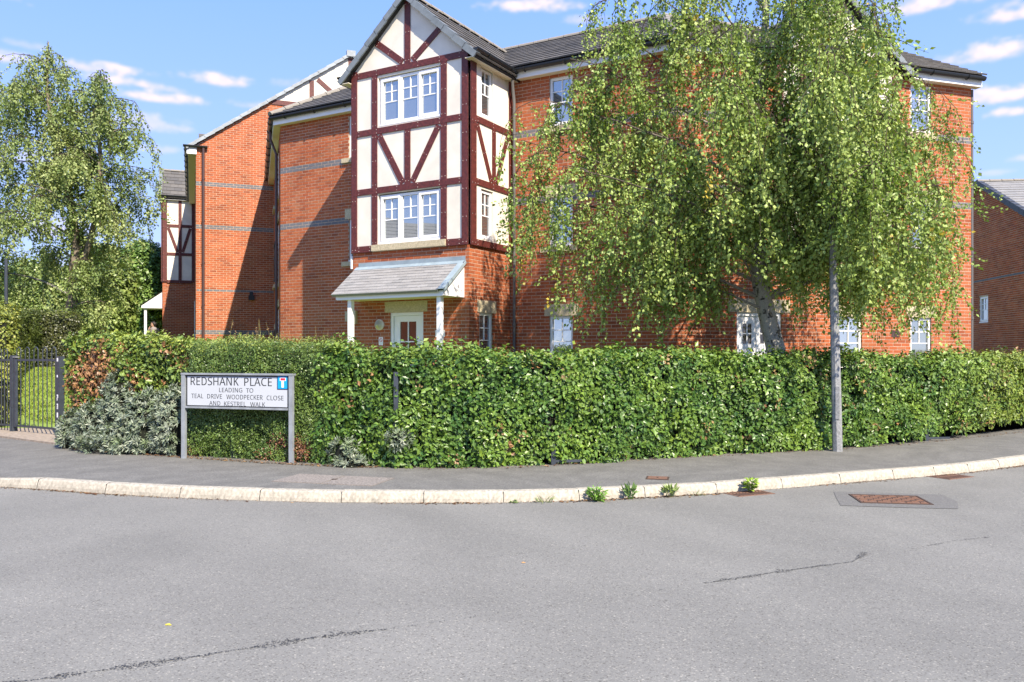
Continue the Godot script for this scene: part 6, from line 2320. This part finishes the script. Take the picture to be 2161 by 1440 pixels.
func broad_tree(called, label, base: Vector3, lobes, kinds, tint: Callable, per):
	var t = thing(called, label, "tree", base, "broad leaved trees beyond the lawn")
	var tr := MB.new()
	tr.tube([base, base + Vector3(0.1, 1.2, 0), base + lobes[0][0]], [0.2, 0.16, 0.08], 9, [Color(0.1, 0.08, 0.06), Color(0.1, 0.08, 0.06), Color(0.1, 0.08, 0.06)], false)
	for L in lobes:
		tr.tube([base + Vector3(0.05, 0.9, 0), base + L[0] * Vector3(0.6, 0.75, 0.6), base + L[0]], [0.1, 0.06, 0.02], 6, [Color(0.1, 0.08, 0.06), Color(0.1, 0.08, 0.06), Color(0.1, 0.08, 0.06)], false)
	obj("trunk", tr, mats.bark, t)
	var sets = []
	for k in kinds.size(): sets.append([[], []])
	for L in lobes:
		var n = int(per * 4.0 * (L[1].x * L[1].y + L[1].x * L[1].z + L[1].y * L[1].z))
		n = mini(n, 1500)
		for k in n:
			var d = unit()
			var p = base + L[0] + d * L[1] * (1.0 - 0.45 * rng.randf() * rng.randf()) * rf(0.9, 1.08)
			var look = (d + Vector3(0, 0.5, 0) + unit() * 0.5).normalized()
			var rt = Vector3.UP.cross(look).normalized()
			var s = rng.randi() % kinds.size()
			sets[s][0].append(Transform3D((Basis(rt, look.cross(rt), look) * Basis(Vector3(0, 0, 1), rf(-0.8, 0.8))).scaled(Vector3.ONE * rf(0.7, 1.25)), p))
			sets[s][1].append((tint as Callable).call(p))
	for s in kinds.size(): inst("foliage", kinds[s], mats.leaf, sets[s][0], sets[s][1], t)

# ---------------------------------------------------------------- weeds, litter, tall grass
func weed(label, at: Vector3, n, h, spread, ln, wd, col: Color, upright):
	var mb := MB.new()
	for k in n:
		var a = rf(0, TAU)
		var r = sqrt(rng.randf()) * spread
		var o = Vector3(cos(a), 0, sin(a))
		var hh = h * rf(0.25, 1.0) * (1.0 - 0.5 * r / spread)
		var p = o * r * (0.4 + 0.6 * hh / h) + Vector3(0, hh, 0)
		var tip = (o * (1.2 - upright) + Vector3(0, upright * rf(0.4, 1.4) - 0.3, 0) + unit() * 0.3).normalized()
		var q = rf(0.7, 1.3)
		leaf(mb, p, tip, (Vector3.UP + unit() * 0.6).normalized(), ln * rf(0.6, 1.2), wd * rf(0.7, 1.2), Color(col.r * q, col.g * q, col.b * q))
		if k % 4 == 0:
			mb.tube([o * r * 0.2, o * r * 0.6 + Vector3(0, hh * 0.5, 0), p], [0.004, 0.003, 0.002], 4, [col * 0.6, col * 0.6, col * 0.7], false)
	var m = mb
	for i in m.v.size(): m.v[i] += at
	var o = obj("weed_plant", m, mats.leaf)
	tag(o, label, "weed", "weeds along the kerb")

func make_small_plants():
	weed("bushy bright green weed at the kerb, the widest of the kerb weeds", Vector3(0.93, 0.0, -9.15), 170, 0.19, 0.145, 0.06, 0.022, Color(0.17, 0.32, 0.05), 0.6)
	weed("upright leafy weed with a tall shoot beside the bushy kerb weed", Vector3(1.31, 0.0, -9.27), 46, 0.17, 0.09, 0.085, 0.032, Color(0.14, 0.24, 0.06), 0.9)
	weed("spreading rosette weed with yellowing leaves below the rust coloured pavement cover", Vector3(1.78, 0.0, -9.42), 44, 0.13, 0.11, 0.085, 0.03, Color(0.20, 0.27, 0.07), 0.8)
	weed("leafy lime green weed growing over the gully grate", Vector3(2.78, 0.02, -9.72), 90, 0.2, 0.09, 0.06, 0.045, Color(0.24, 0.36, 0.04), 0.5)
	weed("tiny low weed in a kerb joint before the bushy weed", Vector3(0.02, 0.0, -9.04), 22, 0.04, 0.05, 0.04, 0.02, Color(0.15, 0.24, 0.05), 0.4)
	weed("thin straggling grass weed in the gutter before the bushy weed", Vector3(0.36, 0.0, -9.07), 40, 0.05, 0.14, 0.08, 0.008, Color(0.2, 0.26, 0.08), 0.7)
	weed("thin grassy weed in the gutter just before the gully grate", Vector3(2.1, 0.0, -9.52), 26, 0.05, 0.12, 0.07, 0.009, Color(0.2, 0.26, 0.08), 0.7)
	# litter of dead leaves and grit in the gutter and at the hedge foot
	var fl := MB.new()
	leaf(fl, Vector3(0, 0, 0), Vector3(1, 0, 0), Vector3(0, 1, 0), 1.0, 0.6, Color.WHITE, 0.5)
	var flake = fl.mesh()
	var xf = []
	var cols = []
	var c = resample(spline(kerb_pts, 4), 1400)
	var f := FastNoiseLite.new()
	f.seed = 8
	f.frequency = 0.8
	var browns = [Color(0.17, 0.08, 0.045), Color(0.24, 0.13, 0.07), Color(0.10, 0.06, 0.04), Color(0.36, 0.23, 0.11), Color(0.15, 0.11, 0.08)]
	for i in c.size():
		var p = c[i]
		if p.x < -8 or p.x > 12: continue
		var d = clampf(0.45 + f.get_noise_2d(p.x, 0) * 1.1, 0.08, 1.0)
		if p.x > 0.5 and p.x < 2.4: d = 1.0
		if p.x > 4.2 and p.x < 5.3: d = maxf(d, 0.8)
		var n = (c[mini(i + 1, c.size() - 1)] - c[maxi(i - 1, 0)]).normalized()
		var out = Vector2(n.y, -n.x)
		for k in int(d * 8.0 + rng.randf()):
			var w = absf(rng.randfn(0, 0.045))
			var big = 0.05 if rng.randf() < 0.05 + (0.15 if d > 0.85 else 0.0) else 0.016
			var q = p + out * (0.005 + w) + n * rf(-0.01, 0.01)
			xf.append(Transform3D(Basis(unit(), rf(0, 0.4)) * Basis(Vector3.UP, rf(0, TAU)).scaled(Vector3.ONE * big * rf(0.5, 1.3)), w3(q, 0.003 + rf(0, 0.008))))
			cols.append(browns[rng.randi() % 5])
	var hb = resample(spline(hedge_line, 6), 900)
	for p in hb:
		if p.x > 11: continue
		var d = 1.0 if p.x < -1.8 else 0.35
		for k in int(d * 6.0 + rng.randf()):
			var big = 0.055 if rng.randf() < 0.25 * d else 0.022
			var q = p + Vector2(rf(-0.03, 0.03), -0.06 + absf(rng.randfn(0, 0.07)) - 0.03)
			xf.append(Transform3D(Basis(unit(), rf(0, 0.5)) * Basis(Vector3.UP, rf(0, TAU)).scaled(Vector3.ONE * big * rf(0.5, 1.3)), w3(q, 0.125 + rf(0, 0.012))))
			cols.append(browns[rng.randi() % 5].lerp(Color(0.5, 0.32, 0.16), 0.4 * rng.randf() if p.x < -1.8 else 0.0))
	var lt = inst("leaf_litter", flake, mats.blade, xf, cols)
	tag(lt, "dry brown leaf litter along the gutter and the foot of the hedges", "leaf litter")
	# single leaves on the road
	for e in [[Vector3(-2.06, 0.004, -4.95), Color(0.55, 0.45, 0.05), 0.05, "single yellow fallen leaf lying on the road near the tar seam"], [Vector3(0.07, 0.004, -6.43), Color(0.5, 0.28, 0.12), 0.04, "single tan fallen leaf lying in the middle of the road"]]:
		var mb := MB.new()
		leaf(mb, e[0], Vector3(0.9, 0.05, 0.3).normalized(), Vector3(0.1, 1, 0.2).normalized(), e[2], e[2] * 0.6, e[1], 0.5)
		tag(obj("fallen_leaf", mb, mats.leaf), e[3], "leaf")
	# tall dry grass behind the fine leaved hedge
	var mb := MB.new()
	for k in 70:
		var p = Vector3(rf(-4.4, -2.5), 1.2, rf(-12.9, -12.3))
		var h = rf(0.5, 0.78) if k < 55 else rf(0.75, 0.98)
		var lean = Vector3(rf(-0.25, 0.25), h, rf(-0.1, 0.1))
		var col = Color(0.36, 0.33, 0.12).lerp(Color(0.28, 0.16, 0.09), rng.randf() * 0.7)
		mb.tube([p, p + lean * 0.5, p + lean], [0.003, 0.0025, 0.0015], 3, [col, col, col], false)
		if k % 2 == 0:
			for j in 9:
				var q = p + lean * rf(0.72, 1.0)
				leaf(mb, q, (Vector3.UP * 0.6 + unit()).normalized(), unit(), 0.03, 0.012, col.lerp(Color(0.3, 0.14, 0.08), 0.5))
	tag(obj("tall_grass", mb, mats.leaf), "tall dry grass seed heads standing above the fine leaved hedge", "tall grass")

# ---------------------------------------------------------------- a person by the far porch
func make_person():
	var at = Vector3(-14.85, land(-14.85, 34.6), -34.6)
	var t = thing("person", "dark haired person in a grey top, hand raised to face, by the far porch", "person", at)
	# joints: [from, to, radius at each end, what it wears]
	var H = Color(0.42, 0.25, 0.18); var G = Color(0.26, 0.23, 0.22); var K = Color(0.03, 0.033, 0.045); var S = Color(0.03, 0.025, 0.02)
	var bones = [[Vector3(0, 0.95, 0), Vector3(0, 1.18, 0.01), 0.135, 0.125, G], [Vector3(0, 1.18, 0.01), Vector3(-0.01, 1.40, 0), 0.13, 0.135, G], [Vector3(-0.15, 1.40, 0), Vector3(0.15, 1.40, 0), 0.07, 0.07, G], [Vector3(-0.01, 1.42, 0), Vector3(-0.03, 1.52, 0.0), 0.055, 0.05, H], [Vector3(-0.05, 1.58, 0), Vector3(-0.035, 1.645, 0), 0.078, 0.09, H], [Vector3(-0.14, 1.60, 0), Vector3(-0.145, 1.585, 0), 0.014, 0.016, H],
		[Vector3(-0.17, 1.38, 0.02), Vector3(-0.27, 1.16, 0.1), 0.05, 0.042, G], [Vector3(-0.27, 1.16, 0.1), Vector3(-0.16, 1.42, 0.13), 0.04, 0.03, G], [Vector3(-0.16, 1.42, 0.13), Vector3(-0.13, 1.5, 0.12), 0.028, 0.03, H],
		[Vector3(0.17, 1.38, 0), Vector3(0.22, 1.1, -0.02), 0.05, 0.042, G], [Vector3(0.22, 1.1, -0.02), Vector3(0.2, 0.87, 0.05), 0.04, 0.03, H], [Vector3(0.2, 0.87, 0.05), Vector3(0.19, 0.77, 0.07), 0.032, 0.022, H],
		[Vector3(-0.08, 0.93, 0), Vector3(-0.1, 0.5, 0.02), 0.1, 0.062, K], [Vector3(-0.1, 0.5, 0.02), Vector3(-0.1, 0.09, 0), 0.06, 0.042, K], [Vector3(0.08, 0.93, 0), Vector3(0.1, 0.5, 0.0), 0.1, 0.062, K], [Vector3(0.1, 0.5, 0.0), Vector3(0.1, 0.09, -0.02), 0.06, 0.042, K], [Vector3(-0.1, 0.05, 0), Vector3(-0.24, 0.035, 0.03), 0.045, 0.035, S], [Vector3(0.1, 0.05, -0.02), Vector3(-0.04, 0.035, 0.02), 0.045, 0.035, S]]
	for k in 4:
		bones.append([Vector3(-0.135, 1.5, 0.10 + k * 0.016), Vector3(-0.105, 1.565 - k * 0.004, 0.095 + k * 0.016), 0.009, 0.008, H])
		bones.append([Vector3(0.175, 0.77, 0.05 + k * 0.016), Vector3(0.17, 0.70 + absf(k - 1.4) * 0.006, 0.055 + k * 0.016), 0.009, 0.008, H])
	obj("body", skin_of(bones, at, 0.022), mat(Color.WHITE, 0.8, {vc = true}), t)
	var hair = [[Vector3(-0.015, 1.67, 0), Vector3(0.02, 1.64, 0), 0.088, 0.085, K], [Vector3(0.035, 1.62, 0), Vector3(0.03, 1.56, 0), 0.06, 0.05, K]]
	obj("hair", skin_of(hair, at, 0.02), mat(lin(0.012, 0.009, 0.008), 0.6), t)

# surface nets over tapered capsules joined with a smooth minimum
func skin_of(bones, at: Vector3, cell) -> MB:
	var lo = Vector3(9, 9, 9); var hi = Vector3(-9, -9, -9)
	for b in bones:
		for k in 2:
			lo = lo.min(b[k] - Vector3.ONE * (b[2 + k] + cell * 2)); hi = hi.max(b[k] + Vector3.ONE * (b[2 + k] + cell * 2))
	var n = Vector3i(((hi - lo) / cell).ceil()) + Vector3i.ONE
	var val := PackedFloat32Array()
	val.resize(n.x * n.y * n.z)
	val.fill(1.0)
	for b in bones:
		var m = maxf(b[2], b[3]) + cell * 3
		var i0 = Vector3i(((b[0].min(b[1]) - Vector3.ONE * m - lo) / cell).floor()).clamp(Vector3i.ZERO, n - Vector3i.ONE)
		var i1 = Vector3i(((b[0].max(b[1]) + Vector3.ONE * m - lo) / cell).ceil()).clamp(Vector3i.ZERO, n - Vector3i.ONE)
		var d = b[1] - b[0]
		var dd = maxf(d.length_squared(), 1e-8)
		for z in range(i0.z, i1.z + 1):
			for y in range(i0.y, i1.y + 1):
				for x in range(i0.x, i1.x + 1):
					var p = lo + Vector3(x, y, z) * cell
					var s = clampf((p - b[0]).dot(d) / dd, 0, 1)
					var v = p.distance_to(b[0] + d * s) - lerpf(b[2], b[3], s)
					var i = (z * n.y + y) * n.x + x
					var o = val[i]
					var k = 0.018
					var h = clampf(0.5 + 0.5 * (o - v) / k, 0, 1)
					val[i] = lerpf(o, v, h) - k * h * (1 - h)
	var vert = {}
	var pos = []
	for z in n.z - 1:
		for y in n.y - 1:
			for x in n.x - 1:
				var inside = 0
				var acc = Vector3.ZERO
				var cnt = 0
				var vs = []
				for k in 8:
					var q = val[((z + (k >> 2)) * n.y + y + ((k >> 1) & 1)) * n.x + x + (k & 1)]
					vs.append(q)
					if q < 0: inside += 1
				if inside == 0 or inside == 8: continue
				for e in [[0, 1], [2, 3], [4, 5], [6, 7], [0, 2], [1, 3], [4, 6], [5, 7], [0, 4], [1, 5], [2, 6], [3, 7]]:
					var a = vs[e[0]]; var b = vs[e[1]]
					if (a < 0) != (b < 0):
						var t = a / (a - b)
						var pa = Vector3(e[0] & 1, (e[0] >> 1) & 1, e[0] >> 2); var pb = Vector3(e[1] & 1, (e[1] >> 1) & 1, e[1] >> 2)
						acc += pa.lerp(pb, t); cnt += 1
				vert[Vector3i(x, y, z)] = pos.size()
				pos.append(lo + (Vector3(x, y, z) + acc / cnt) * cell)
	var nrm = []
	var col = []
	for p in pos:
		var best = 1e9
		var c = Color.WHITE
		var nn = Vector3.ZERO
		for b in bones:
			var d = b[1] - b[0]
			var s = clampf((p - b[0]).dot(d) / maxf(d.length_squared(), 1e-8), 0, 1)
			var q = b[0] + d * s
			var v = p.distance_to(q) - lerpf(b[2], b[3], s)
			nn += (p - q).normalized() * exp(-maxf(v, 0) * 120.0)
			if v < best: best = v; c = b[4]
		nrm.append(nn.normalized()); col.append(c)
	var mb := MB.new()
	var axes = [Vector3i(1, 0, 0), Vector3i(0, 1, 0), Vector3i(0, 0, 1)]
	for c in vert:
		for a in 3:
			var u = axes[(a + 1) % 3]; var w = axes[(a + 2) % 3]
			var c1 = c - u; var c2 = c - u - w; var c3 = c - w
			if not (vert.has(c1) and vert.has(c2) and vert.has(c3)): continue
			var v0 = val[(c.z * n.y + c.y) * n.x + c.x]
			var e = c + axes[a]
			var v1 = val[(e.z * n.y + e.y) * n.x + e.x]
			if (v0 < 0) == (v1 < 0): continue
			var i = [vert[c], vert[c1], vert[c2], vert[c3]]
			if v0 > 0: i = [vert[c], vert[c3], vert[c2], vert[c1]]
			for t in [[0, 1, 2], [0, 2, 3]]:
				for k in [0, 2, 1]:
					var j = i[t[k]]
					mb.v.append(pos[j] + at); mb.n.append(nrm[j]); mb.c.append(col[j])
	return mb

# ---------------------------------------------------------------- the house across the side road, which the bay's lower window reflects
func make_opposite_house():
	var P = Vector2(-23.5, 3.0); var Q = Vector2(-23.5, 17.0)
	var t = thing("brick_house", "pale roofed brick house across the road, seen only as a reflection in the bay window", "house", w3(P, 0))
	var x = Transform3D(Basis(Vector3(0, 0, -1), Vector3.UP, Vector3(1, 0, 0)), w3(P, 0))
	var L = P.distance_to(Q)
	var b := MB.new()
	b.box(x, 0, L, 0.0, 5.0, -8.0, 0.0)
	obj("wall", b, brick_mats[0], t)
	var tiles = []
	var roof = sub("main_roof", t, x * Vector3(L / 2, 5, 0))
	var e0 = x * Vector3(-0.3, 5.0, 0.4); var e1 = x * Vector3(L + 0.3, 5.0, 0.4); var r0 = x * Vector3(-0.3, 8.75, -4.0); var r1 = x * Vector3(L + 0.3, 8.75, -4.0)
	var k0 = x * Vector3(-0.3, 5.0, -8.4); var k1 = x * Vector3(L + 0.3, 5.0, -8.4)
	roof_plane(t, roof, tiles, [e0, e1, r1, r0], 0.6, 0.34, 0.05, [4, 6])
	roof_plane(t, roof, tiles, [k1, k0, r0, r1], 0.6, 0.34, 0.05, [4, 6])
	lay_tiles(tiles, 0, func(q): return false)
